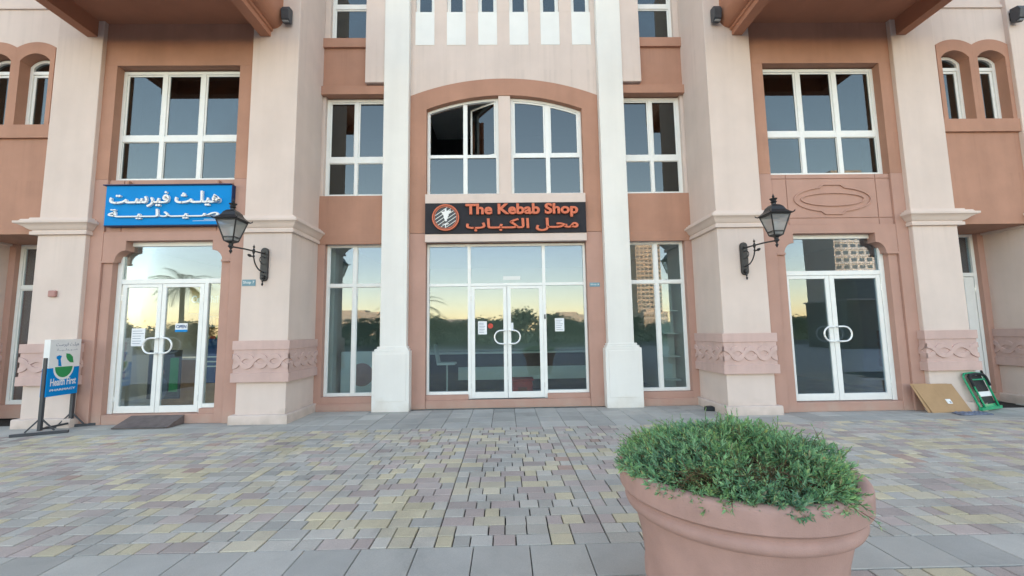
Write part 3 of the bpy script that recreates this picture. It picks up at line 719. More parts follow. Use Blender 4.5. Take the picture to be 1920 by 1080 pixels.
# right bay door
y = CW
f = MB(); f.box(U(5.17), U(5.20), y, y+.08, .168, 3.25); f.box(U(7.02), U(7.105), y, y+.08, .168, 3.25)
f.box(U(5.20), U(7.02), y+.002, y+.078, 3.17, 3.25); f.box(U(5.20), U(7.02), y+.004, y+.076, 2.475, 2.56)
sf = build('window', f, M['frame'], BL, bevel=.003, seg=1)
g = MB(); g.box(U(5.20), U(7.02), y+.035, y+.042, 2.56, 3.17); build('pane', g, M['glass'], sf)
leaf(5.25, 6.085, .175, 2.47, y+.01, -1, 6.09, zb=.125, zt_=.06, zc=1.38)
leaf(6.093, 7.06, .175, 2.47, y+.01, 1, 6.12, sl_=.09, zb=.125, zt_=.06, zc=1.38, lock=True)
# left bay door with side light
f = MB(); f.box(U(-7.105), U(-7.02), y, y+.08, .168, 3.25); f.box(-5.475, -5.405, y+.001, y+.079, .168, 2.475); f.box(U(-5.17), U(-5.13), y, y+.08, .25, 3.25)
f.box(U(-7.02), U(-5.17), y+.002, y+.078, 3.17, 3.25); f.box(U(-7.02), U(-5.17), y+.004, y+.076, 2.475, 2.56); f.box(-5.405, U(-5.17), y+.003, y+.077, .25, .32)
sf = build('window', f, M['frame'], BL, bevel=.003, seg=1)
for a, b, c, d in ((U(-7.02), U(-5.17), 2.56, 3.17), (-5.405, U(-5.17), .32, 2.475)):
    g = MB(); g.box(a, b, y+.035, y+.042, c, d); build('pane', g, M['glass'], sf)
leaf(-6.955, -6.245, .175, 2.47, y+.01, -1, -6.22, zb=.12, zt_=.06, zc=1.355)
leaf(-6.237, -5.485, .175, 2.47, y+.01, 1, -6.19, zb=.12, zt_=.06, zc=1.355, lock=True)
m = MB(); m.box(-5.40, U(-5.13), BW+.03, 7.83, .166, .249); wall(m, M['salmon_lo'], 0)
# far-left window and far-right door in the recesses
win(8.50, U(-9.735), U(-8.3), .25, 3.385, [(U(-9.0), .07)], [(2.52, .07)], M['glass'], w=.06, sash=.02)
f = MB(); f.box(U(9.67), U(9.735), 8.50, 8.58, .14, 3.385); f.box(U(8.3), U(9.67), 8.502, 8.578, 3.33, 3.385); f.box(U(8.3), U(9.67), 8.504, 8.576, 2.50, 2.58)
sf = build('window', f, M['frame'], BL, bevel=.003, seg=1)
g = MB(); g.box(U(8.3), U(9.67), 8.54, 8.546, 2.58, 3.33); build('pane', g, M['glass'], sf)
leaf(U(8.75), U(9.66), .15, 2.49, 8.51, 1, U(8.80), sr_=.2, zb=.12, zc=1.38)

# ------------------------------------------------------------------ balconies over the bays
def balcony(s):
    prof = [(0, 7.44), (0, 7.12), (.19, 7.12), (.19, 7.215), (.225, 7.225), (.225, 7.275)]
    for k in range(9): t = math.pi/2*k/8; prof.append((.225+.20*math.sin(t), 7.275+.22*(1-math.cos(t))))
    prof += [(.425, 7.62), (.40, 7.64), (.40, 8.5), (0, 8.5)]
    y0 = 6.12
    m = MB()
    for (base, d) in ((4.585, -1), (7.61, 1)):
        yb = PF+.005
        m.prism([(U(s*(base+d*x)), z) for x, z in prof], y0, yb)
    bo = build('balcony', m, M['canopy'], BL, bevel=.004)
    m = MB(); bx(m, s, 4.585, 7.61, 6.12, AW+.02, 7.44, 8.0); build('balcony_soffit', m, M['canopy'], bo)
    m = MB(); bx(m, s, 4.20, 7.995, 5.92, 6.115, 7.12, 8.5); bx(m, s, 4.12, 8.08, 5.84, 5.918, 7.33, 8.5); build('balcony_front', m, M['canopy'], bo, bevel=.01)
sym(balcony)

# ------------------------------------------------------------------ wall lanterns
def lantern(s, label):
    x = U(s*4.31); yl = 6.56
    T = thing('wall_lantern', label, 'wall lamp', (x, PF, 2.46), 'black wall lanterns on the inner pillars')
    m = MB(); pts = []
    for k in range(9): t = math.pi*k/8; pts.append((x+.065*math.cos(t), 3.0+.065*math.sin(t)))
    for k in range(9): t = math.pi+math.pi*k/8; pts.append((x+.065*math.cos(t), 2.53+.065*math.sin(t)))
    m.prism(pts, PF-.045, PF-.001)
    for zz in (2.98, 2.55): m.lathe([(0, -.012), (.02, -.01), (.02, .0)], (x, 0, 0), 8); n0 = len(m.v)-24; m.v[n0:] = [(v[0], PF-.047+v[2]*.8, zz+v[1]) for v in m.v[n0:]]
    build('back_plate', m, M['black'], T, bevel=.004)
    m = MB(); za = 2.93
    m.tube([(x, PF-.04, 2.955), (x, 7.2, 2.945), (x, 6.9, 2.93), (x, yl, 2.90)], .0135, 8)
    c = []
    for k in range(13):
        t = math.pi*.5*k/12; c.append((x, PF-.06-.30*math.sin(t), 2.62+.27*(1-math.cos(t))))
    m.tube([(x, PF-.04, 2.62)]+c+[(x, PF-.36, 2.935)], .011, 8)
    m.tube([(x, PF-.06+.0-.10*math.sin(2*math.pi*k/14)-.02, 2.83+.065*math.cos(2*math.pi*k/14)) for k in range(14)], .007, 6, True)
    for (yy, zz) in ((PF-.36, 2.94),):
        m.lathe([(0, -.12), (.010, -.11), (.022, -.085), (.008, -.06), (.018, -.03), (.026, 0), (.018, .03), (.008, .05), (.02, .075), (.006, .1), (0, .125)], (x, yy, zz), 10)
    m.tube([(x, PF-.36, 2.85), (x, PF-.42, 2.842), (x, PF-.46, 2.846), (x, PF-.50, 2.852), (x, PF-.53, 2.855)], [.006, .012, .026, .02, .002], 8)
    m.lathe([(0, -.13), (.008, -.12), (.02, -.09), (.007, -.07), (.016, -.04), (.01, 0), (.03, .02), (.03, .05), (.012, .07)], (x, PF-.07, 2.50), 10)
    build('bracket', m, M['black'], T, smooth=True)
    # lamp body, square and tapering downwards
    zb, ze = 2.985, 3.30; a, b = .068, .150
    m = MB()
    for sx in (-1, 1):
        for sy_ in (-1, 1): m.bar((x+sx*a, yl+sy_*a, zb), (x+sx*b, yl+sy_*b, ze), .018, .018)
    for (h, z) in ((a, zb), (b, ze), (a+(b-a)*.18, zb+(ze-zb)*.18)):
        for e in (-1, 1): m.bar((x-h, yl+e*h, z), (x+h, yl+e*h, z), .016, .016); m.bar((x+e*h, yl-h, z), (x+e*h, yl+h, z), .016, .016)
    m.lathe([(0, -.20), (.008, -.19), (.026, -.155), (.010, -.13), (.02, -.11), (.045, -.085), (.03, -.06), (.035, -.035), (.096, -.01), (.096, .008), (0, .01)], (x, yl, zb), 4, math.pi/4)
    m.lathe([(0, -.03), (.026, -.02), (.03, .05), (.018, .07), (.018, .10), (0, .10)], (x, yl, zb+.01), 10)
    build('lantern_frame', m, M['black'], T)
    m = MB(); q = math.sqrt(2)
    m.lathe([(.0, 3.295), (.170*q, 3.305), (.182*q, 3.32), (.15*q, 3.345), (.115*q, 3.385), (.092*q, 3.44), (.06*q, 3.475), (.026*q, 3.49), (.022*q, 3.53)], (x, yl, 0), 4, math.pi/4)
    m.lathe([(.02, 3.51), (.05, 3.525), (.035, 3.545), (.05, 3.57), (.06, 3.585), (.03, 3.59), (.012, 3.60), (.02, 3.62), (.012, 3.64), (0, 3.675)], (x, yl, 0), 10)
    for sx in (-1, 1):
        for sy_ in (-1, 1): m.tube([(x+sx*.17, yl+sy_*.17, 3.312), (x+sx*.195, yl+sy_*.195, 3.33), (x+sx*.20, yl+sy_*.20, 3.355)], [.010, .010, .003], 6)
    build('lantern_roof', m, M['black'], T)
    for sx, sy_ in ((1, 0), (-1, 0), (0, 1), (0, -1)):
        m = MB(); k = .96; a2, b2 = a*k, b*k
        if sx: vs = [(x+sx*a2, yl-a2, zb), (x+sx*a2, yl+a2, zb), (x+sx*b2, yl+b2, ze), (x+sx*b2, yl-b2, ze)]
        else: vs = [(x-a2, yl+sy_*a2, zb), (x+a2, yl+sy_*a2, zb), (x+b2, yl+sy_*b2, ze), (x-b2, yl+sy_*b2, ze)]
        m.add(vs, [(0, 1, 2, 3)]); build('lantern_pane', m, M['lampglass'], T)
    m = MB(); m.lathe([(.022, 0), (.022, .06), (.03, .09), (.034, .13), (.022, .17), (0, .19)], (x, yl, zb+.05), 10); build('bulb', m, M['signw'], T, smooth=True)
lantern(-1, 'black wall lantern on the pillar right of the blue pharmacy sign')
lantern(1, 'black wall lantern on the pillar left of the oval stucco moulding')

# floodlights high on the pillars
def flood(x, label):
    T = thing('floodlight', label, 'floodlight', (x, PF, 7.46), 'dark box floodlights high on the pillars')
    m = MB(); m.prism([(0, 0), (0, 0.01), (0, .02)], 0, 0) if False else None
    vs = [];
    prof = [(PF-.03, 7.62), (PF-.16, 7.60), (PF-.20, 7.52), (PF-.17, 7.36), (PF-.10, 7.31), (PF-.03, 7.34)]
    m.add([(x-.07, a, b) for a, b in prof]+[(x+.07, a, b) for a, b in prof], [tuple(range(6)), tuple(range(11, 5, -1))]+[(i, (i+1) % 6, (i+1) % 6+6, i+6) for i in range(6)])
    build('housing', m, M['dkgrey'], T, bevel=.008)
    m = MB(); m.box(x-.05, x+.05, PF-.035, PF-.001, 7.40, 7.56); build('mounting_plate', m, M['black'], T)
    m = MB(); m.box(x-.055, x+.055, PF-.165, PF-.115, 7.318, 7.328); build('lens', m, M['lampglass'], T)
flood(-4.01, 'dark floodlight high on the pillar by the left balcony')
flood(4.10, 'dark floodlight high on the pillar by the right balcony')
flood(9.99, 'dark floodlight at the top right edge of the facade')

# ------------------------------------------------------------------ lettering
F = {'ه': (0xFEE9, 0xFEEA, 0xFEEB, 0xFEEC), 'ي': (0xFEF1, 0xFEF2, 0xFEF3, 0xFEF4), 'ل': (0xFEDD, 0xFEDE, 0xFEDF, 0xFEE0), 'ث': (0xFE99, 0xFE9A, 0xFE9B, 0xFE9C), 'ف': (0xFED1, 0xFED2, 0xFED3, 0xFED4), 'ر': (0xFEAD, 0xFEAE), 'س': (0xFEB1, 0xFEB2, 0xFEB3, 0xFEB4), 'ت': (0xFE95, 0xFE96, 0xFE97, 0xFE98), 'ص': (0xFEB9, 0xFEBA, 0xFEBB, 0xFEBC), 'د': (0xFEA9, 0xFEAA), 'ة': (0xFE93, 0xFE94), 'م': (0xFEE1, 0xFEE2, 0xFEE3, 0xFEE4), 'ح': (0xFEA1, 0xFEA2, 0xFEA3, 0xFEA4), 'ا': (0xFE8D, 0xFE8E), 'ك': (0xFED9, 0xFEDA, 0xFEDB, 0xFEDC), 'ب': (0xFE8F, 0xFE90, 0xFE91, 0xFE92), 'ـ': (0x640,)*4}
def shape(w):
    out = []
    for i, c in enumerate(w):
        if c == ' ': out.append(c); continue
        pj = i > 0 and w[i-1] != ' ' and len(F[w[i-1]]) == 4
        nj = i < len(w)-1 and w[i+1] != ' ' and len(F[c]) == 4
        out.append(chr(F[c][(2 if nj else 0)+(1 if pj else 0)] if len(F[c]) == 4 else F[c][1 if pj else 0]))
    return ''.join(reversed(out))
DG = None
def text_mesh(body, offset=0, extrude=0):
    c = bpy.data.curves.new('lettering', 'FONT'); c.body = body; c.offset = offset; c.extrude = extrude; c.resolution_u = 4
    o = bpy.data.objects.new('lettering', c); COL.objects.link(o); bpy.context.view_layer.update()
    me = bpy.data.meshes.new_from_object(o.evaluated_get(bpy.context.evaluated_depsgraph_get()))
    bpy.data.objects.remove(o); bpy.data.curves.remove(c); return me
def right_edge(body):
    me = text_mesh(body); x = max(v.co.x for v in me.vertices); bpy.data.meshes.remove(me); return x
BAR = right_edge('|')
def lettering(body, x0, x1, z0, z1, y, depth, mat, parent, offset=.02, joined=True, fit='both', name='letter', frame=None):
    """letters one by one, filling x0..x1, z0..z1 on the plane y (facing -Y)"""
    meshes = []; lo = [1e9, 1e9]; hi = [-1e9, -1e9]
    for i, ch in enumerate(body):
        if ch == ' ': continue
        x = right_edge(body[:i]+'|')-BAR if i else 0
        me = text_mesh(ch, offset, .5)
        for v in me.vertices:
            v.co.x += x; lo[0] = min(lo[0], v.co.x); hi[0] = max(hi[0], v.co.x); lo[1] = min(lo[1], v.co.y); hi[1] = max(hi[1], v.co.y)
        meshes.append(me)
    sx = (x1-x0)/(hi[0]-lo[0]); sz = (z1-z0)/(hi[1]-lo[1]); o0 = ORG.get(parent, Vector((0, 0, 0)))
    for k, me in enumerate(meshes):
        e = (k % 3)*.0007
        for v in me.vertices:
            X = x0+(v.co.x-lo[0])*sx; Z = z0+(v.co.y-lo[1])*sz; Y = y-e if v.co.z > 0 else y+depth
            P = Vector((X, Y, Z)) if frame is None else frame(X, Y, Z)
            v.co = P-o0
        me.materials.clear(); me.materials.append(mat); me.name = name
        link(name, me, parent)

# kebab shop sign
KS = thing('shop_sign', 'charcoal sign with orange letters and round kebab emblem above the central door', 'shop sign', (XC, 8.48, 3.52))
m = MB(); m.box(U(-1.655), U(1.655), 8.48, SW+.015, 3.518, 4.157); build('sign_panel', m, M['signdk'], KS, bevel=.004)
lettering('The Kebab Shop', -.78, 1.53, 3.835, 4.125, 8.425, .055, M['orange'], KS, offset=.034)
lettering(shape('محـل الكـبـاب'), -.77, 1.53, 3.545, 3.815, 8.43, .05, M['orange'], KS, offset=.025)
ex, ez = -1.185, 3.845
m = MB(); c1 = [(ex+.275*math.cos(2*math.pi*k/40), ez+.275*math.sin(2*math.pi*k/40)) for k in range(40)]; c2 = [(ex+.25*math.cos(2*math.pi*k/40), ez+.25*math.sin(2*math.pi*k/40)) for k in range(40)]
m.ring_xz(c1, c2, 8.43, 8.481, True); c3 = [(ex+.235*math.cos(2*math.pi*k/40), ez+.235*math.sin(2*math.pi*k/40)) for k in range(40)]; c4 = [(ex+.222*math.cos(2*math.pi*k/40), ez+.222*math.sin(2*math.pi*k/40)) for k in range(40)]
m.ring_xz(c3, c4, 8.435, 8.481, True); build('emblem_ring', m, M['orange'], KS)
m = MB(); m.lathe([(.248, 0), (.248, .03)], (0, 0, 0), 40); m.v = [(ex+v[0], 8.45+v[2], ez+v[1]) for v in m.v]; build('emblem_disc', m, M['dkgrey'], KS)
m = MB()
for k in range(6):
    d0 = -.17+.065*k; hl = math.sqrt(max(0, .215**2-d0*d0))
    ux, uz = math.cos(R_(35)), math.sin(R_(35)); nx, nz = -uz, ux
    m.bar((ex+nx*d0-ux*hl, 8.446, ez+nz*d0-uz*hl), (ex+nx*d0+ux*hl, 8.446, ez+nz*d0+uz*hl), .006, .012, (0, 0, 1))
m2 = m; build('emblem_stripe', m2, M['inwall'], KS)
m = MB()
m.prism([(ex-.09, ez+.115), (ex-.02, ez+.125), (ex-.015, ez+.185), (ex+.015, ez+.185), (ex+.02, ez+.13), (ex+.11, ez+.145), (ex+.10, ez+.10), (ex+.06, ez+.07), (ex+.065, ez+.035), (ex+.045, ez+.02), (ex+.05, ez-.015), (ex+.03, ez-.03), (ex+.03, ez-.07), (ex+.0, ez-.085), (ex-.03, ez-.02), (ex-.045, ez+.05)], 8.432, 8.448)
m.prism([(ex-.07, ez-.14), (ex+.07, ez-.12), (ex+.05, ez-.145), (ex+.012, ez-.15), (ex+.005, ez-.20), (ex-.012, ez-.20), (ex-.012, ez-.155)], 8.432, 8.448)
build('emblem_figure', m, M['signw'], KS)

# blue pharmacy sign
BS = thing('shop_sign', 'bright blue pharmacy sign with white Arabic letters under the left window', 'shop sign', (-6.04, 7.53, 3.51))
m = MB(); m.box(-7.175, -4.925, 7.53, 7.61, 3.515, 4.24); build('sign_panel', m, M['blue'], BS, bevel=.004)
m = MB(); m.box(-7.22, -4.93, 7.50, 7.615, 4.243, 4.262); m.box(-4.922, -4.908, 7.51, 7.61, 3.52, 4.24); m.box(-7.17, -4.93, 7.525, 7.61, 3.495, 3.512); build('sign_trim', m, M['bluedk'], BS, bevel=.003)
lettering(shape('هيلـث فيرسـت'), -7.07, -5.10, 3.835, 4.125, 7.485, .044, M['signw'], BS, offset=.016)
lettering(shape('صــيــدلــيـــة'), -7.08, -5.12, 3.615, 3.80, 7.49, .039, M['signw'], BS, offset=.016)
m = MB(); m.box(-5.6, -5.02, 7.525, 7.5295, 3.578, 3.584); m.box(-5.4, -5.02, 7.525, 7.5295, 3.604, 3.612); build('small_print', m, M['signw'], BS)
m = MB()
for xx in (-6.82, -5.20): m.box(xx-.015, xx+.015, 7.55, AW+.02, 4.263, 4.34)
build('sign_bracket', m, M['salmon'], BS)

# shop number plates
def numplate(x0, x1, z0, z1, y, txt, label):
    T = thing('number_plate', label, 'door number', ((x0+x1)/2, y, z0)); m = MB(); m.box(x0, x1, y-.008, y-.001, z0, z1); build('plate', m, M['plate'], T, bevel=.002)
    lettering(txt, x0+.02, x1-.02, z0+.028, z1-.025, y-.0105, .002, M['signw'], T, offset=.0)
numplate(-4.655, -4.42, 2.385, 2.50, PF, 'Shop 7', 'small blue plate reading Shop 7 on the pillar beside the pharmacy')
numplate(1.745, 1.955, 2.40, 2.485, SW, 'Shop 8', 'small blue plate reading Shop 8 right of the central door')

# alarm box on the left pillar
m = MB(); m.box(-7.985, -7.86, PF-.05, PF, 2.235, 2.35)
tag(build('alarm_box', m, M['boxpink'], None, bevel=.015, org=(-7.92, PF, 2.235)), 'small square pink box on the leftmost full pillar', 'alarm box')

# ramp at the pharmacy door
RP = thing('door_ramp', 'dark brown wedge ramp in front of the pharmacy door', 'ramp', (-6.15, 7.4, 0))
m = MB(); vs = [(-6.53, 7.27, .004), (-5.62, 7.27, .004), (-5.62, 7.645, .004), (-6.53, 7.645, .004), (-6.53, 7.27, .022), (-5.62, 7.27, .022), (-5.62, 7.645, .155), (-6.53, 7.645, .155)]
m.add(vs, [(0, 3, 2, 1), (4, 5, 6, 7), (0, 1, 5, 4), (1, 2, 6, 5), (2, 3, 7, 6), (3, 0, 4, 7)]); build('ramp_board', m, M['rampm'], RP, bevel=.003)
m = MB(); m.bar((-6.53, 7.27, .026), (-5.62, 7.27, .026), .02, .006); build('ramp_lip', m, M['dkgrey'], RP)

# ------------------------------------------------------------------ standing pharmacy sign
P0 = Vector((-7.40, 7.02, 0)); P1 = Vector((-7.40, 7.50, 0))
SB = thing('standing_sign', 'white and blue pharmacy standing sign with green mortar logo on black legs', 'standing sign', (-7.4, 7.26, 0))
m = MB()
for p in (P0, P1): m.box(p.x-.045, p.x+.005, p.y-.022, p.y+.022, .055, 1.2)
build('post', m, M['dkgrey'], SB, bevel=.003)
for p, e0, e1 in ((P0, (-7.672, 6.835), (-7.07, 7.125)), (P1, (-7.74, 7.42), (-7.135, 7.665))):
    m = MB(); m.bar((e0[0], e0[1], .022), (e1[0], e1[1], .022), .05, .042); d = (Vector(e1)-Vector(e0)).normalized()
    for e in (-1, 1): m.bar((p.x-.02+d.x*e*.17, p.y+d.y*e*.17, .045), (p.x-.02+d.x*e*.02, p.y+d.y*e*.02, .23), .02, .02)
    build('foot', m, M['dkgrey'], SB, bevel=.003)
m = MB(); m.bar((P0.x-.02, P0.y, .08), (P1.x-.02, P1.y, .08), .03, .03); build('cross_bar', m, M['dkgrey'], SB)
# panel: its face looks towards +X, slightly forward
fx, bx_ = -7.375, -7.475; ya, yb = 7.02, 7.52; zb0, zt0, zm = .575, 1.495, 1.03
m = MB(); m.box(bx_, fx, ya, yb, zm+.001, zt0); build('sign_panel', m, M['signw'], SB, bevel=.004)['label'] = 'white upper half of the sign'
m = MB(); m.box(bx_, fx, ya, yb, zb0, zm); build('sign_panel', m, M['blue'], SB, bevel=.004)['label'] = 'blue lower half of the sign'
def fr(X, Y, Z): return Vector((fx-Y, ya+X, Z))      # X runs along the panel, Y = -proud
lettering('Health First', .05, .46, .74, .86, .004, -.005, M['signw'], SB, offset=.02, frame=fr)
lettering('PHARMACY', .05, .46, .655, .69, .004, -.005, M['signw'], SB, offset=.02, frame=fr)
lettering(shape('هيلـث فيرسـت'), .09, .46, 1.37, 1.445, .004, -.005, M['print'], SB, offset=.0, frame=fr)
lettering(shape('صــيــدلــيـــة'), .11, .44, 1.30, 1.345, .004, -.005, M['print'], SB, offset=.0, frame=fr)
def flat(poly, off, mat, name):
    m = MB(); n = len(poly); vs = [(fx+off, ya+a, b) for a, b in poly]+[(fx+.001, ya+a, b) for a, b in poly]
    m.add(vs, [tuple(range(n)), tuple(range(2*n-1, n-1, -1))]+[(i, i+n, (i+1) % n+n, (i+1) % n) for i in range(n)]); build(name, m, mat, SB)
bc, bz = .24, 1.035
bowl = lambda r, k: [(bc+r*math.cos(t), bz+k+r*1.25*math.sin(t)) for t in [math.pi+math.pi*i/18 for i in range(19)]]
flat(bowl(.165, 0), .003, M['signw'], 'logo_bowl_outline'); flat(bowl(.14, .008), .005, M['green'], 'logo_bowl')
flat([(.15, 1.06), (.20, 1.05), (.175, 1.17), (.19, 1.22), (.15, 1.235), (.11, 1.215), (.115, 1.18), (.14, 1.16)], .004, M['blue'], 'logo_pestle')
flat([(.26, 1.26), (.32, 1.25), (.37, 1.20), (.39, 1.10), (.33, 1.11), (.29, 1.15), (.265, 1.20)], .004, M['green'], 'logo_leaf')

# ------------------------------------------------------------------ things leaning by the right pillar
def lean_sheet(name, label, x0, x1, yb, zt, lean, mat, th=.006, flap=True, cat='cardboard', sk=0.0):
    T = thing(name, label, cat, ((x0+x1)/2, yb, 0), group=None)
    m = MB(); y1 = yb+lean
    def q(a0, a1, s0, s1, off): # strip between fractions
        P = lambda a, s: Vector((x0+(x1-x0)*a+sk*s, yb+(y1-yb)*s, .003+zt*s))
        n = Vector((0, -zt, lean)).normalized()
        v = [P(a0, s0)+n*off, P(a1, s0)+n*off, P(a1, s1)+n*off, P(a0, s1)+n*off]; v += [p-n*th for p in v]
        m.add(v, [(0, 1, 2, 3), (7, 6, 5, 4), (0, 4, 5, 1), (1, 5, 6, 2), (2, 6, 7, 3), (3, 7, 4, 0)])
    q(0, .47, 0, 1, .003); q(.475, 1, 0, .99, .0)
    build('cardboard_sheet', m, mat, T, bevel=.001)
    if flap:
        m = MB(); q(.55, .67, .30, .46, .005); build('paper_label', m, M['paper'], T)
        m = MB(); q(.61, .65, .33, .38, .0065); build('print', m, M['print'], T)
    return T
lean_sheet('cardboard_sheet', 'flattened brown cardboard box with white label leaning on the right pillar', 7.38, 8.09, 7.365, .475, .135, M['card'], sk=-.18)
lean_sheet('cardboard_sheet', 'second brown cardboard sheet tucked behind the labelled one', 7.325, 8.0, 7.385, .480, .122, M['card'], flap=False, sk=-.16)
# folded step ladder
LD = thing('step_ladder', 'folded green step ladder with black treads leaning by the far right door', 'step ladder', (8.6, 7.5, 0))
b0, b1 = Vector((8.27, 7.40, .03)), Vector((8.86, 7.60, .03)); t0, t1 = Vector((8.04, 7.45, .655)), Vector((8.53, 7.52, .655))
LP = lambda a, s, o=0: (b0.lerp(b1, a).lerp(t0.lerp(t1, a), s))+Vector((-.02, -.06, .02))*o
m = MB()
loop = [LP(.04, 0), LP(.04, .5), LP(.05, .9), LP(.15, .99), LP(.5, 1.01), LP(.85, .99), LP(.95, .9), LP(.96, .5), LP(.96, 0)]
m.tube(loop, .016, 8); build('front_frame', m, M['grnmetal'], LD, smooth=True)
m = MB(); loop = [LP(.16, .03, 1), LP(.17, .5, 1), LP(.18, .8, 1), LP(.82, .8, 1), LP(.83, .5, 1), LP(.84, .03, 1)]
m.tube(loop, .013, 8); m.bar(LP(.0, .02, .3), LP(1.0, .02, .3), .05, .05); build('rear_frame', m, M['grnmetal'], LD)
for s0, s1, mt, nm in ((.48, .93, M['plasticbk'], 'tread'), (.14, .33, M['plasticbk'], 'tread'), (.335, .465, M['paper'], 'paper_label'), (.05, .13, M['grnmetal'], 'tread_edge')):
    m = MB(); k = .5 if nm != 'paper_label' else .8; v = [LP(.2, s0, k), LP(.8, s0, k), LP(.8, s1, k), LP(.2, s1, k)]; v += [p+Vector((.01, .025, -.01)) for p in v]
    m.add(v, [(0, 1, 2, 3), (7, 6, 5, 4), (0, 4, 5, 1), (1, 5, 6, 2), (2, 6, 7, 3), (3, 7, 4, 0)]); build(nm, m, mt, LD, bevel=.004)
m = MB(); m.tube([LP(.14, .62, 1.3), LP(.14, .85, 1.3), LP(.2, .93, 1.3), LP(.5, .955, 1.3), LP(.8, .93, 1.3), LP(.86, .85, 1.3), LP(.86, .62, 1.3)], .022, 8); build('grip_hoop', m, M['plasticbk'], LD, smooth=True)
m = MB(); m.tube([LP(.95, .93), LP(.96, 1.0), LP(.97, 1.06)], .018, 8); m.tube([LP(.05, .02), LP(.05, -.02)], .02, 8); m.tube([LP(.95, .02), LP(.95, -.02)], .02, 8); build('rubber_foot', m, M['black'], LD)
# crumpled blue-grey sheet on the paving
m = MB(); gx, gy = 15, 8; rr = random.Random(5); vs = []
for lay in (0, 1):
    for j in range(gy+1):
        for i in range(gx+1):
            a, b = i/gx, j/gy; vs.append((7.62+.56*a+.05*b+rr.uniform(-.008, .008), 7.12+.20*b-.0*a+rr.uniform(-.008, .008), .004+(.012+rr.uniform(0, .022)*(1 if .1 < a < .9 else .3))*lay))
n1 = (gx+1)*(gy+1); fs = []
for j in range(gy):
    for i in range(gx):
        a = j*(gx+1)+i; fs += [(a, a+gx+1, a+gx+2, a+1), (n1+a, n1+a+1, n1+a+gx+2, n1+a+gx+1)]
for i in range(gx): fs += [(i, i+1, n1+i+1, n1+i)]; a = gy*(gx+1)+i; fs += [(a+1, a, n1+a, n1+a+1)]
for j in range(gy): a = j*(gx+1); fs += [(a+gx+1, a, n1+a, n1+a+gx+1)]; a += gx; fs += [(a, a+gx+1, n1+a+gx+1, n1+a)]
m.add(vs, fs); tag(build('plastic_sheet', m, M['sheetblue'], None, org=(7.9, 7.2, 0)), 'crumpled blue grey sheet lying on the paving in front of the cardboard', 'sheet')
# rodent bait box by the pillar
BB = thing('bait_box', 'small black plastic bait box on the paving beside the right inner pillar', 'bait box', (3.76, 7.96, 0))
m = MB(); v = [(3.66, 7.90), (3.86, 7.86), (3.90, 7.98), (3.70, 8.03)]
m.add([(a, b, .002) for a, b in v]+[(a+(3.78-a)*.12, b+(7.94-b)*.12, .075) for a, b in v], [(3, 2, 1, 0), (4, 5, 6, 7), (0, 1, 5, 4), (1, 2, 6, 5), (2, 3, 7, 6), (3, 0, 4, 7)])
build('box_body', m, M['plasticbk'], BB, bevel=.012)
m = MB(); m.box(3.73, 3.82, 7.90, 7.98, .073, .085); build('box_lid', m, M['black'], BB, bevel=.004)

# ------------------------------------------------------------------ papers on the doors
def paper(x0, x1, z0, z1, y, label, lines=6, mat='paper', name='paper_notice'):
    T = thing(name, label, 'notice', ((x0+x1)/2, y, z0)); m = MB(); m.box(x0, x1, y-.004, y-.0015, z0, z1); build('paper', m, M[mat], T)
    if lines:
        m = MB(); h = (z1-z0)
        for k in range(lines):
            zz = z1-h*(.15+.7*k/max(1, lines-1)); m.box(x0+.02, x1-.02-random.uniform(0, .3)*(x1-x0), y-.0055, y-.0042, zz-.006, zz+.003)
        build('print', m, M['print'], T)
paper(-.555, -.375, 1.46, 1.73, DW+.02, 'white printed notice on the left leaf of the central door', 7)
paper(1.03, 1.22, 1.50, 1.77, DW+.02, 'white printed notice on the glass right of the central door', 6)
m = MB(); m.box(.12, .17, DW+.015, DW+.019, 1.52, 1.69); tag(build('sticker', m, M['paper'], None, org=(.145, DW+.015, 1.52)), 'narrow white sticker above the handle of the central door right leaf', 'sticker')
m = MB(); m.lathe([(.055, 0), (.055, .003)], (0, 0, 0), 16); m.v = [(-.30+v[0], DW+.015+v[2], 1.63+v[1]) for v in m.v]; tag(build('sticker', m, M['red'], None, org=(-.3, DW+.015, 1.63)), 'round red sticker beside the notice on the central door', 'sticker')
m = MB(); m.box(-.03, .33, DW+.03, DW+.034, 2.58, 2.66); tag(build('sticker', m, M['inwall'], None, org=(.1, DW+.03, 2.58)), 'pale strip sticker on the fanlight above the central door', 'sticker')
m = MB(); m.box(.79+.02, .79+.045, DW-.018, DW+.002, 1.76, 1.85); tag(build('door_bell', m, M['black'], None, bevel=.004, org=(.83, DW, 1.76)), 'tiny black door contact on the frame right of the central door', 'door bell')
paper(-6.74, -6.50, 1.35, 1.67, CW+.02, 'white printed notice on the left leaf of the pharmacy door', 6)
OP = thing('open_sign', 'small white and blue OPEN sign on the pharmacy door', 'sign', (-5.86, CW+.02, 1.6))
m = MB(); m.box(-5.97, -5.75, CW+.015, CW+.018, 1.635, 1.75); build('sign_panel', m, M['paper'], OP); m = MB(); m.box(-5.97, -5.75, CW+.015, CW+.018, 1.595, 1.634); build('sign_panel', m, M['blue'], OP)
lettering('OPEN', -5.95, -5.77, 1.66, 1.72, CW+.0125, .002, M['purple'], OP, offset=.02)

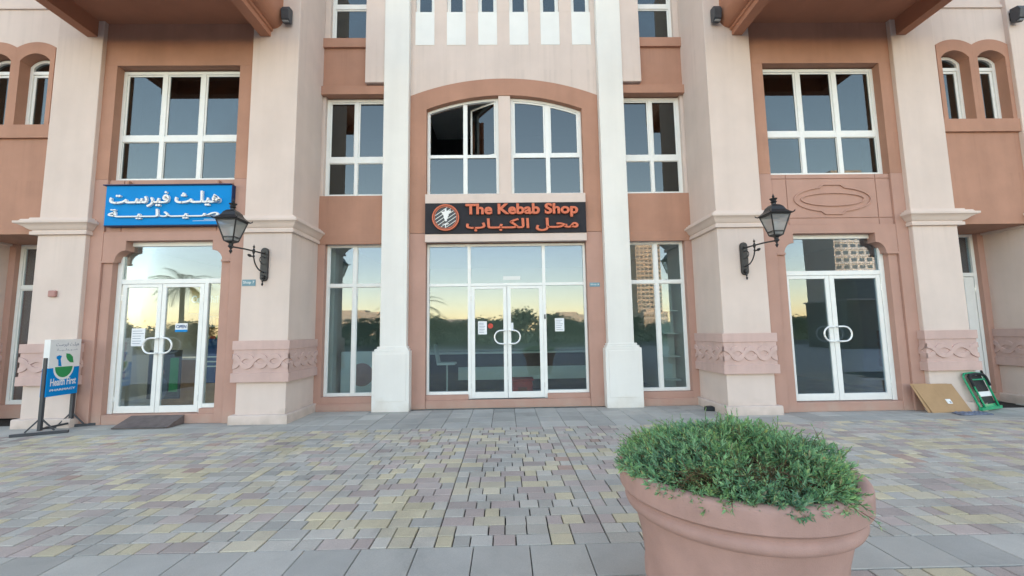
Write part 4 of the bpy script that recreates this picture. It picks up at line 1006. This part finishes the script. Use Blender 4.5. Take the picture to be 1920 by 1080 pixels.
# ------------------------------------------------------------------ seen through the glass
# bar chair
CH = thing('bar_chair', 'white high chair on a thin post behind the left side light', 'chair', (-1.52, 9.7, .03))
cx0, cy0 = -1.30, 9.5
m = MB(); m.box(cx0-.20, cx0+.20, cy0-.2, cy0+.2, .80, .85); build('seat', m, M['signw'], CH, bevel=.02)
m = MB(); m.add([(cx0-.2, cy0-.2, .84), (cx0-.2, cy0+.2, .84), (cx0-.27, cy0+.2, 1.25), (cx0-.27, cy0-.2, 1.25), (cx0-.17, cy0-.2, .84), (cx0-.17, cy0+.2, .84), (cx0-.24, cy0+.2, 1.25), (cx0-.24, cy0-.2, 1.25)], [(0, 1, 2, 3), (7, 6, 5, 4), (0, 4, 5, 1), (1, 5, 6, 2), (2, 6, 7, 3), (3, 7, 4, 0)]); build('backrest', m, M['signw'], CH, bevel=.01)
m = MB(); m.tube([(cx0, cy0, .05), (cx0, cy0, .80)], .02, 8); m.lathe([(.2, .03), (.2, .045), (.02, .06)], (cx0, cy0, 0), 16); build('post', m, M['steel'], CH)
# counter, red crate, boards
CT = thing('shop_counter', 'long pale counter at the back of the kebab shop', 'counter', (0, 11, .03))
m = MB(); m.box(-2.6, 3.2, 10.9, 11.5, .03, .95); build('counter_body', m, M['indark'], CT); m = MB(); m.box(-2.65, 3.25, 10.82, 11.55, .95, 1.0); build('counter_top', m, M['inwall'], CT, bevel=.01)
m = MB(); m.box(-1.2, 3.2, 10.86, 10.895, .30, .62); build('counter_panel', m, M['inwall'], CT)
RC = thing('crate', 'red plastic crate on the floor behind the central door', 'crate', (.35, 9.6, .03))
m = MB(); m.box(.14, .60, 9.5, 9.9, .04, .42); build('crate_body', m, M['red'], RC, bevel=.05); m = MB(); m.box(.12, .62, 9.48, 9.92, .42, .46); build('crate_rim', m, M['red'], RC, bevel=.01)
m = MB(); m.box(.27, .47, 9.492, 9.499, .2, .28); build('crate_print', m, M['orange_dk'], RC)
BD = thing('display_board', 'white board with round pink emblem behind the left narrow window', 'board', (-3.2, 9.4, .03))
m = MB(); m.box(-3.6, -2.62, 9.4, 9.44, .05, 1.12); build('board', m, M['paper'], BD, bevel=.01)
m = MB(); m.lathe([(.25, 0), (.25, .004)], (0, 0, 0), 28); m.v = [(-3.14+v[0], 9.39+v[2], .62+v[1]) for v in m.v]; build('emblem', m, M['boxpink'], BD)
m = MB(); m.box(-3.82, -3.60, 8.95, 9.15, .03, 3.55); tag(build('partition', m, M['paper'], None, org=(-3.7, 9, 0)), 'pale partition edge inside the left narrow window', 'partition')
SH = thing('shop_shelf', 'white shelving unit behind the right narrow window', 'shelf', (3.6, 9.6, .03))
m = MB(); m.box(3.45, 3.80, 9.5, 9.53, .03, 2.6); build('back_panel', m, M['inwall'], SH)
for k in range(4): m = MB(); m.box(3.44, 3.80, 9.2, 9.5, .4+.5*k, .43+.5*k); build('shelf', m, M['inwall'], SH)
# pharmacy interior
m = MB(); m.box(-5.95, -5.22, 8.30, 8.34, .62, 1.46); PN = thing('advert_panel', 'dark blue advertising panel inside the right part of the pharmacy door', 'poster', (-5.6, 8.3, .6)); build('panel', m, M['purple'], PN)
lettering('Cetaphil', -5.95, -5.45, 2.10, 2.28, 8.09, .004, M['signw'], PN, offset=.02)
m = MB(); m.box(-6.0, -5.38, 8.1, 8.14, 1.95, 2.6); build('panel', m, M['skin'], PN)['label'] = 'yellow print at the top'
m = MB(); m.prism([(-5.40, .50), (-5.22, .50), (-5.20, .80), (-5.24, .98), (-5.29, 1.02), (-5.34, 1.02), (-5.39, .96), (-5.42, .80)], 8.24, 8.26); build('bottle_print', m, M['skin'], PN)
for k in range(3): m = MB(); m.box(-5.85, -5.5+.05*k, 8.292, 8.299, 1.1-.09*k, 1.125-.09*k); build('print_line', m, M['inwall'], PN)
DK = thing('pharmacy_desk', 'wooden service desk inside the pharmacy', 'desk', (-6, 9.5, .03))
m = MB(); m.box(-7.6, -4.6, 9.4, 10.0, .03, 1.0); build('desk_body', m, M['inwood'], DK); m = MB(); m.box(-7.6, -4.6, 9.36, 10.04, 1.0, 1.04); build('desk_top', m, M['signw'], DK)
m = MB(); m.box(-7.0, -5.0, 8.0, 8.6, .032, .05); tag(build('door_mat', m, M['inwood'], None, org=(-6, 8.3, .032)), 'tan floor mat just inside the pharmacy door', 'mat')
SV = thing('shop_shelf', 'tall product shelving along the pharmacy back wall', 'shelf', (-6.5, 12, .03))
m = MB(); m.box(-8.6, -4.2, 12.3, 12.34, .03, 2.5); build('back_panel', m, M['inwood'], SV)
for k in range(5): m = MB(); m.box(-8.6, -4.2, 12.0, 12.3, .4+.45*k, .43+.45*k); build('shelf', m, M['paper'], SV)
m = MB(); rr = random.Random(2)
for k in range(4):
    x = -8.5
    while x < -4.3: w = rr.uniform(.06, .14); m.box(x, x+w, 12.02, 12.2, .432+.45*k, .432+.45*k+rr.uniform(.12, .3)); x += w+.02
build('medicine_boxes', m, palette('medicine_box', [(0, (.6, .6, .6)), (.3, (.1, .25, .5)), (.5, (.5, .12, .1)), (.65, (.15, .4, .25)), (.8, (.6, .5, .3))], 'ISL'), SV)['kind'] = 'stuff'
# hanging poster with a seated figure print, left leaf
PS = thing('poster', 'dim poster of a dark-haired person behind the left leaf of the pharmacy door', 'poster', (-6.6, 8.4, .3))
m = MB(); m.box(-6.92, -6.30, 8.40, 8.42, .32, 1.25); build('poster_sheet', m, M['dkgrey'], PS)
def blob(cx_, cz_, a, b, y_, mat, nm):
    m = MB(); m.prism([(cx_+a*math.cos(2*math.pi*k/20), cz_+b*math.sin(2*math.pi*k/20)) for k in range(20)], y_, y_+.003); build(nm, m, mat, PS)
blob(-6.70, .52, .17, .24, 8.396, M['sheetblue'], 'torso_print'); blob(-6.68, .85, .075, .10, 8.392, M['boxpink'], 'face_print'); blob(-6.69, .91, .085, .075, 8.388, M['black'], 'hair_print')
m = MB(); m.box(-6.50, -6.34, 8.39, 8.398, .45, 1.1); build('print_block', m, M['green'], PS)

# ------------------------------------------------------------------ planter
PC = (1.204, 2.33); k = 96
PT = thing('planter', 'large round terracotta coloured planter in the right foreground', 'planter', (PC[0], PC[1], 0))
prof = [(.40, 0), (.405, .02), (.415, .10), (.455, .175), (.468, .215), (.468, .265), (.462, .30), (.478, .44), (.502, .54), (.511, .583), (.530, .590), (.549, .601), (.558, .62), (.557, .638), (.549, .652), (.545, .656), (.545, .668), (.549, .674), (.557, .678), (.574, .684), (.583, .694), (.586, .74), (.587, .78), (.583, .793), (.575, .800), (.562, .804), (.545, .804), (.528, .798), (.520, .785), (.515, .70), (.515, .60)]
m = MB(); m.lathe(prof, (PC[0], PC[1], 0), k); o = build('pot', m, M['terra'], PT, smooth=True)
o.data.shade_smooth()
m = MB(); m.lathe([(.515, .70), (.40, .735), (.2, .76), (0.0, .77)], (PC[0], PC[1], 0), 40); build('soil', m, M['soil'], PT, smooth=True)
# succulent ground cover: many sprigs of narrow leaves
rs = np.random.RandomState(11)
LV, LF, SVv, SFf = [], [], [], []
nv = 0; nsv = 0
LT = []
def add_leaf(P, d, n, ln, w, tcol=.5):
    global nv
    sdir = np.cross(d, n); sdir /= np.linalg.norm(sdir)+1e-9
    m1 = P+d*ln*.5+n*ln*.06; tip = P+d*ln+n*ln*.02*rs.randn()
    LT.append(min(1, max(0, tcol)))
    LV.extend([P, m1+sdir*w, tip, m1-sdir*w, m1+n*w*.5-n*w*.9]); LF.extend([(nv, nv+1, nv+4), (nv+1, nv+2, nv+4), (nv+2, nv+3, nv+4), (nv+3, nv, nv+4)]); nv += 5
def sprig(base, d, ln, nl, ls, tc=.15):
    global nsv
    d = d/np.linalg.norm(d); side = np.cross(d, rs.randn(3)); side /= np.linalg.norm(side)
    pts = []; p = base.copy(); dd = d.copy(); st = 5
    for i in range(st+1):
        pts.append(p.copy()); dd = dd+rs.randn(3)*.10; dd /= np.linalg.norm(dd); p = p+dd*ln/st
    r = .0016
    for i in range(st+1):
        s2 = np.cross(dd, side); s2 /= np.linalg.norm(s2)+1e-9
        for j in range(3): a = 2.094*j; SVv.append(pts[i]+(side*np.cos(a)+s2*np.sin(a))*r*(1.3-.6*i/st))
    for i in range(st):
        for j in range(3): SFf.append((nsv+3*i+j, nsv+3*i+(j+1) % 3, nsv+3*i+3+(j+1) % 3, nsv+3*i+3+j))
    nsv += 3*(st+1)
    for i in range(nl):
        t = .2+.8*i/(nl-1) if nl > 1 else 1; f = t*st; a = int(min(f, st-1)); q = pts[a]+(pts[a+1]-pts[a])*(f-a)
        ax = pts[a+1]-pts[a]; ax = ax/np.linalg.norm(ax)
        ang = i*2.4+rs.rand(); s2 = np.cross(ax, side); rad = side*np.cos(ang)+s2*np.sin(ang)
        ld = rad*(.85-.4*t)+ax*(.45+.55*t); ld /= np.linalg.norm(ld)
        nn = ax-ld*np.dot(ax, ld); nn /= np.linalg.norm(nn)+1e-9
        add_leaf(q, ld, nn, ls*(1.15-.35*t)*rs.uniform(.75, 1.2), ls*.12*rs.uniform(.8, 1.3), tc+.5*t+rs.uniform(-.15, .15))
def hgt(x, y):
    r = math.hypot(x, y)/.60; a = math.atan2(y, x)
    h = .195*(1-min(1, r)**2.6)*.84+.02
    h *= 1+.16*math.sin(3*x*4+1.3)*math.cos(y*9)+.10*math.sin(x*19+y*7)
    g = math.exp(-((x+.03)**2/.010+(y+.36)**2/.022))+.9*math.exp(-((x+.36)**2/.006+(y+.36)**2/.004)); g = min(1, g); return max(.02, h*(1-.5*g)), g
for i in range(3300):
    a = rs.uniform(0, 2*np.pi); r = .565*math.sqrt(rs.uniform(0, 1))
    x, y = r*math.cos(a), r*math.sin(a)
    if math.cos(a) > .55 and r > .50: continue
    h, gp = hgt(x, y)
    if rs.rand() < gp*.85: continue
    depth = rs.uniform(0, .075) if rs.rand() < .75 else rs.uniform(.05, .13)
    z = .775+max(.0, h-depth)
    out = np.array([x, y, 0])/(.6)*1.0
    d = np.array([0, 0, 1.0])*rs.uniform(.35, 1)+out*rs.uniform(.3, 1.7)+rs.randn(3)*.5
    if d[2] < .05: d[2] = .1
    big = rs.rand() < .35
    sprig(np.array([x, y, z])-d/np.linalg.norm(d)*.02, d, rs.uniform(.045, .085), rs.randint(8, 14), rs.uniform(.022, .032) if not big else rs.uniform(.034, .046), .12+.28*math.sin(x*9+2)*math.cos(y*8+1)+rs.uniform(-.12, .2))
# long arching runners above the mat
for i in range(110):
    a = rs.uniform(0, 2*np.pi); r = .5*math.sqrt(rs.uniform(0, 1)); x, y = r*math.cos(a), r*math.sin(a); h, gp = hgt(x, y)
    d = np.array([math.cos(a)*.5, math.sin(a)*.5, rs.uniform(.3, .9)])+rs.randn(3)*.35; d[2] = abs(d[2])
    sprig(np.array([x, y, .775+h-.03]), d, rs.uniform(.09, .15), rs.randint(7, 12), rs.uniform(.022, .032), .45)
# dry stems showing in the thin patches
for i in range(520):
    cx_, cy_, sg = ((-.03, -.36, .085), (-.36, -.36, .055), (.12, -.30, .07), (-.15, -.25, .12))[i % 4]
    p = np.array([cx_+rs.randn()*sg, cy_+rs.randn()*sg*.7, .80+rs.uniform(0, .09)])
    if math.hypot(p[0], p[1]) > .54: continue
    sprig(p, rs.randn(3)*[1, 1, .45], rs.uniform(.05, .11), 0 if i % 5 else 4, .02, .9)
# trailing shoots over the rim
for (a, ln) in ((R_(-72), .17), (R_(-66), .12), (R_(-118), .10), (R_(-133), .08), (R_(10), .13), (R_(-20), .08), (R_(175), .08), (R_(-95), .06), (R_(150), .09)):
    st = np.array([.50*math.cos(a), .50*math.sin(a), .815]); p = st.copy(); d = np.array([math.cos(a), math.sin(a), .12])
    for j in range(4):
        sprig(p, d+rs.randn(3)*.15, ln*.42, 7, .026); p = p+d/np.linalg.norm(d)*ln*.27; d = d+np.array([0, 0, -.28])
PLT = thing('succulent_ground_cover', 'low mound of narrow-leaved green succulents filling the round planter', 'plant', (PC[0], PC[1], .775))
for vv, ff, mt, nm in ((LV, LF, M['leaf'], 'foliage'), (SVv, SFf, M['stem'], 'stems')):
    me = bpy.data.meshes.new(nm); me.from_pydata([tuple(v-np.array([0, 0, .775])) for v in vv], [], ff); me.materials.append(mt)
    if nm == 'foliage':
        at = me.attributes.new('age', 'FLOAT', 'FACE'); at.data.foreach_set('value', np.repeat(np.array(LT, dtype=np.float32), 4))
    o = link(nm, me, PLT); o['kind'] = 'stuff'

# ------------------------------------------------------------------ what the glass reflects: the far side of the square
rt_ = np.random.RandomState(4)
def crown_mesh(name, rx, rz, n, leafs, seed, clumps=26):
    r = np.random.RandomState(seed); cl = r.randn(clumps, 3); cl /= np.linalg.norm(cl, axis=1)[:, None]; cl *= r.uniform(.35, 1, (clumps, 1)); cl[:, 2] *= .8
    vs = []; fs = []
    for i in range(n):
        c = cl[r.randint(clumps)]; p = c+r.randn(3)*.20; p = np.array([p[0]*rx, p[1]*rx, p[2]*rz]); a = r.randn(3); a /= np.linalg.norm(a); b = np.cross(a, r.randn(3)); b /= np.linalg.norm(b)
        s = leafs*r.uniform(.6, 1.3); k = len(vs); vs += [p+a*s, p+b*s*.5, p-a*s, p-b*s*.5]; fs.append((k, k+1, k+2, k+3))
    me = bpy.data.meshes.new(name); me.from_pydata([tuple(v) for v in vs], [], fs); me.materials.append(M['tree']); return me
crowns = [crown_mesh('crown', 1, 1, 2600, .09, s) for s in (1, 2, 3)]
def tree(x, y, h, w, i, label):
    T = thing('shade_tree', label, 'tree', (x, y, -.1), 'trees across the square behind the camera')
    m = MB(); m.tube([(x, y, -.12), (x+.1, y, h*.3), (x, y+.1, h*.6)], [.16, .12, .07], 8)
    for a in range(4): m.tube([(x, y, h*.3), (x+math.cos(a*1.6)*w*.5, y+math.sin(a*1.6)*w*.5, h*.65)], [.08, .03], 6)
    build('trunk', m, M['bark'], T)
    o = link('crown', crowns[i % 3], T); o.location = (0, 0, h*.62); o.scale = (w, w, h*.42); o.rotation_euler = (0, 0, i*1.3)
xs = np.linspace(-62, 62, 30)
for i, x in enumerate(xs):
    tree(float(x+rt_.uniform(-1, 1)), float(-42+rt_.uniform(-5, 3)), float(rt_.uniform(2.6, 4.0) if i != 15 else 4.8), float(rt_.uniform(2.4, 3.4)), i, 'bushy shade tree in the row across the road behind the camera')
hm = MB(); rh = np.random.RandomState(8)
for i in range(5200):
    p = np.array([rh.uniform(-70, 70), -36+rh.uniform(-.8, .8), rh.uniform(-.1, 1.5)]); a = rh.randn(3)*.16; b = rh.randn(3)*.1; hm.add([p+a, p+b, p-a, p-b], [(0, 1, 2, 3)])
h_ = build('hedge', hm, M['tree'], None, org=(0, -36, -.1)); h_['kind'] = 'stuff'; tag(h_, 'long clipped hedge along the road behind the camera', 'hedge')
def palm(x, y, h, label, fr=22, L_=2.6):
    T = thing('palm_tree', label, 'palm tree', (x, y, -.1), 'palms on the square behind the camera')
    m = MB(); m.tube([(x, y, -.1), (x+.05, y, h*.4), (x, y, h*.8), (x, y, h)], [.22, .17, .15, .16], 10); build('trunk', m, M['bark'], T)
    r = random.Random(int(x*10))
    m = MB()
    for f_ in range(fr):
        a = f_*2.399; el = r.uniform(-.2, 1.1); P = Vector((x, y, h)); d = Vector((math.cos(a)*math.cos(el), math.sin(a)*math.cos(el), math.sin(el))); prev = P
        for j in range(14):
            d = (d+Vector((0, 0, -.11))).normalized(); nx_ = prev+d*L_/14; sd_ = d.cross(Vector((0, 0, 1))).normalized()
            m.add([prev-sd_*.015, prev+sd_*.015, nx_+sd_*.012, nx_-sd_*.012], [(0, 1, 2, 3)])
            w = .48*math.sin(math.pi*(j+1.5)/16)
            for e in (-1, 1):
                for q in (0, .5):
                    b = prev.lerp(nx_, q); tip = b+sd_*e*w+d*.22+Vector((0, 0, -.12*w*2)); m.add([b, b+d*.045, tip], [(0, 1, 2)])
            prev = nx_
    build('fronds', m, M['tree'], T)
palm(-23.9, -16, 5.3, 'short palm nearest the pharmacy, behind the camera', 24, 2.3)
palm(-6.0, -9.5, 3.0, 'palm left of centre behind the camera', 22, 2.6)
palm(16, -16, 5.0, 'taller palm to the right behind the camera')
def tower(x, y, w, d, h, mat, label, nx=8, fh=3.4):
    T = thing('distant_building', label, 'building', (x, y, 0), 'buildings on the skyline behind the camera')
    m = MB(); m.box(x-w/2, x+w/2, y-d/2, y+d/2, -.1, h); m.box(x-w*.3, x+w*.3, y-d*.3, y+d*.3, h, h*1.04+1); build('wall', m, mat, T)
    m = MB(); nf = int(h/fh)
    for j in range(nf):
        for i in range(nx):
            cx_ = x-w/2+w*(i+.5)/nx; z = fh*j+1.2
            m.box(cx_-w/nx*.33, cx_+w/nx*.33, y+d/2-.1, y+d/2+.06, z, z+1.6)
    o = build('window_rows', m, M['dwin'], T); o['kind'] = 'stuff'
    m = MB()
    for j in range(1, nf): m.box(x-w/2-.25, x+w/2+.25, y+d/2-.05, y+d/2+.5, fh*j, fh*j+.25)
    build('floor_slabs', m, mat, T)['kind'] = 'stuff'
tower(170, -190, 26, 20, 74, M['bldg2'], 'tall grey balcony tower reflected in the right fanlight', 7)
tower(117, -330, 20, 20, 95, M['bldg'], 'slim pale tower reflected in the right narrow window', 6)
tower(86, -230, 14, 16, 11, M['bldg'], 'low cream block below the slim tower', 9)
tower(33, -210, 18, 14, 9.5, M['bldg'], 'small cream block right of the centre skyline', 6)
tower(-95, -230, 50, 16, 13, M['bldg'], 'long low cream block on the left skyline', 12)
tower(-128, -240, 18, 18, 42, M['bldg'], 'warm lit mid-rise tower on the left skyline', 6)
tower(-30, -260, 60, 16, 8, M['bldg2'], 'long low grey block near the skyline centre', 14)
tower(260, -260, 60, 18, 22, M['bldg2'], 'wide grey block on the right skyline', 14)

KK = thing('kiosk', 'dark flat-roofed kiosk to the right behind the camera', 'kiosk', (25, -14, -.1))
m = MB(); m.box(22.8, 25, -16, -12.2, -.1, 3.2); m.box(25.1, 33, -16.5, -12, -.1, 4.9); build('wall', m, M['dkgrey'], KK)
m = MB(); m.box(22.7, 25.05, -16.1, -12.0, 3.2, 3.3); m.box(25.0, 33.2, -16.7, -11.8, 4.9, 5.05); build('roof', m, M['bldg2'], KK)
g = MB(); g.box(-30, 30, -19.9, 1.449, -.099, -.012); struct(build('plaza', g, M['plaza']))

DL = thing('ceiling_lamp', 'small lit ceiling downlight inside the pharmacy, seen through the fanlight', 'ceiling lamp', (-6.6, 9.1, 3.6))
m = MB(); m.lathe([(.11, 3.56), (.11, 3.615), (.0, 3.615)], (-6.6, 9.1, 0), 20); build('lamp_rim', m, M['frame'], DL)
em = bpy.data.materials.new('lamp_glow'); t = nt(em); o_ = N(t, 'ShaderNodeOutputMaterial'); e_ = N(t, 'ShaderNodeEmission'); e_.inputs[0].default_value = (1, .93, .8, 1); e_.inputs[1].default_value = 3.0; L(t, e_.outputs[0], o_.inputs[0])
m = MB(); m.lathe([(.0, 3.555), (.09, 3.555)], (-6.6, 9.1, 0), 20); build('lamp_disc', m, em, DL)
pl = bpy.data.lights.new('pharmacy_lamp', 'AREA'); pl.shape = 'DISK'; pl.size = .5; pl.energy = 12; pl.color = (1, .86, .66)
po = bpy.data.objects.new('pharmacy_lamp', pl); COL.objects.link(po); po.location = (-6.3, 9.3, 3.5)
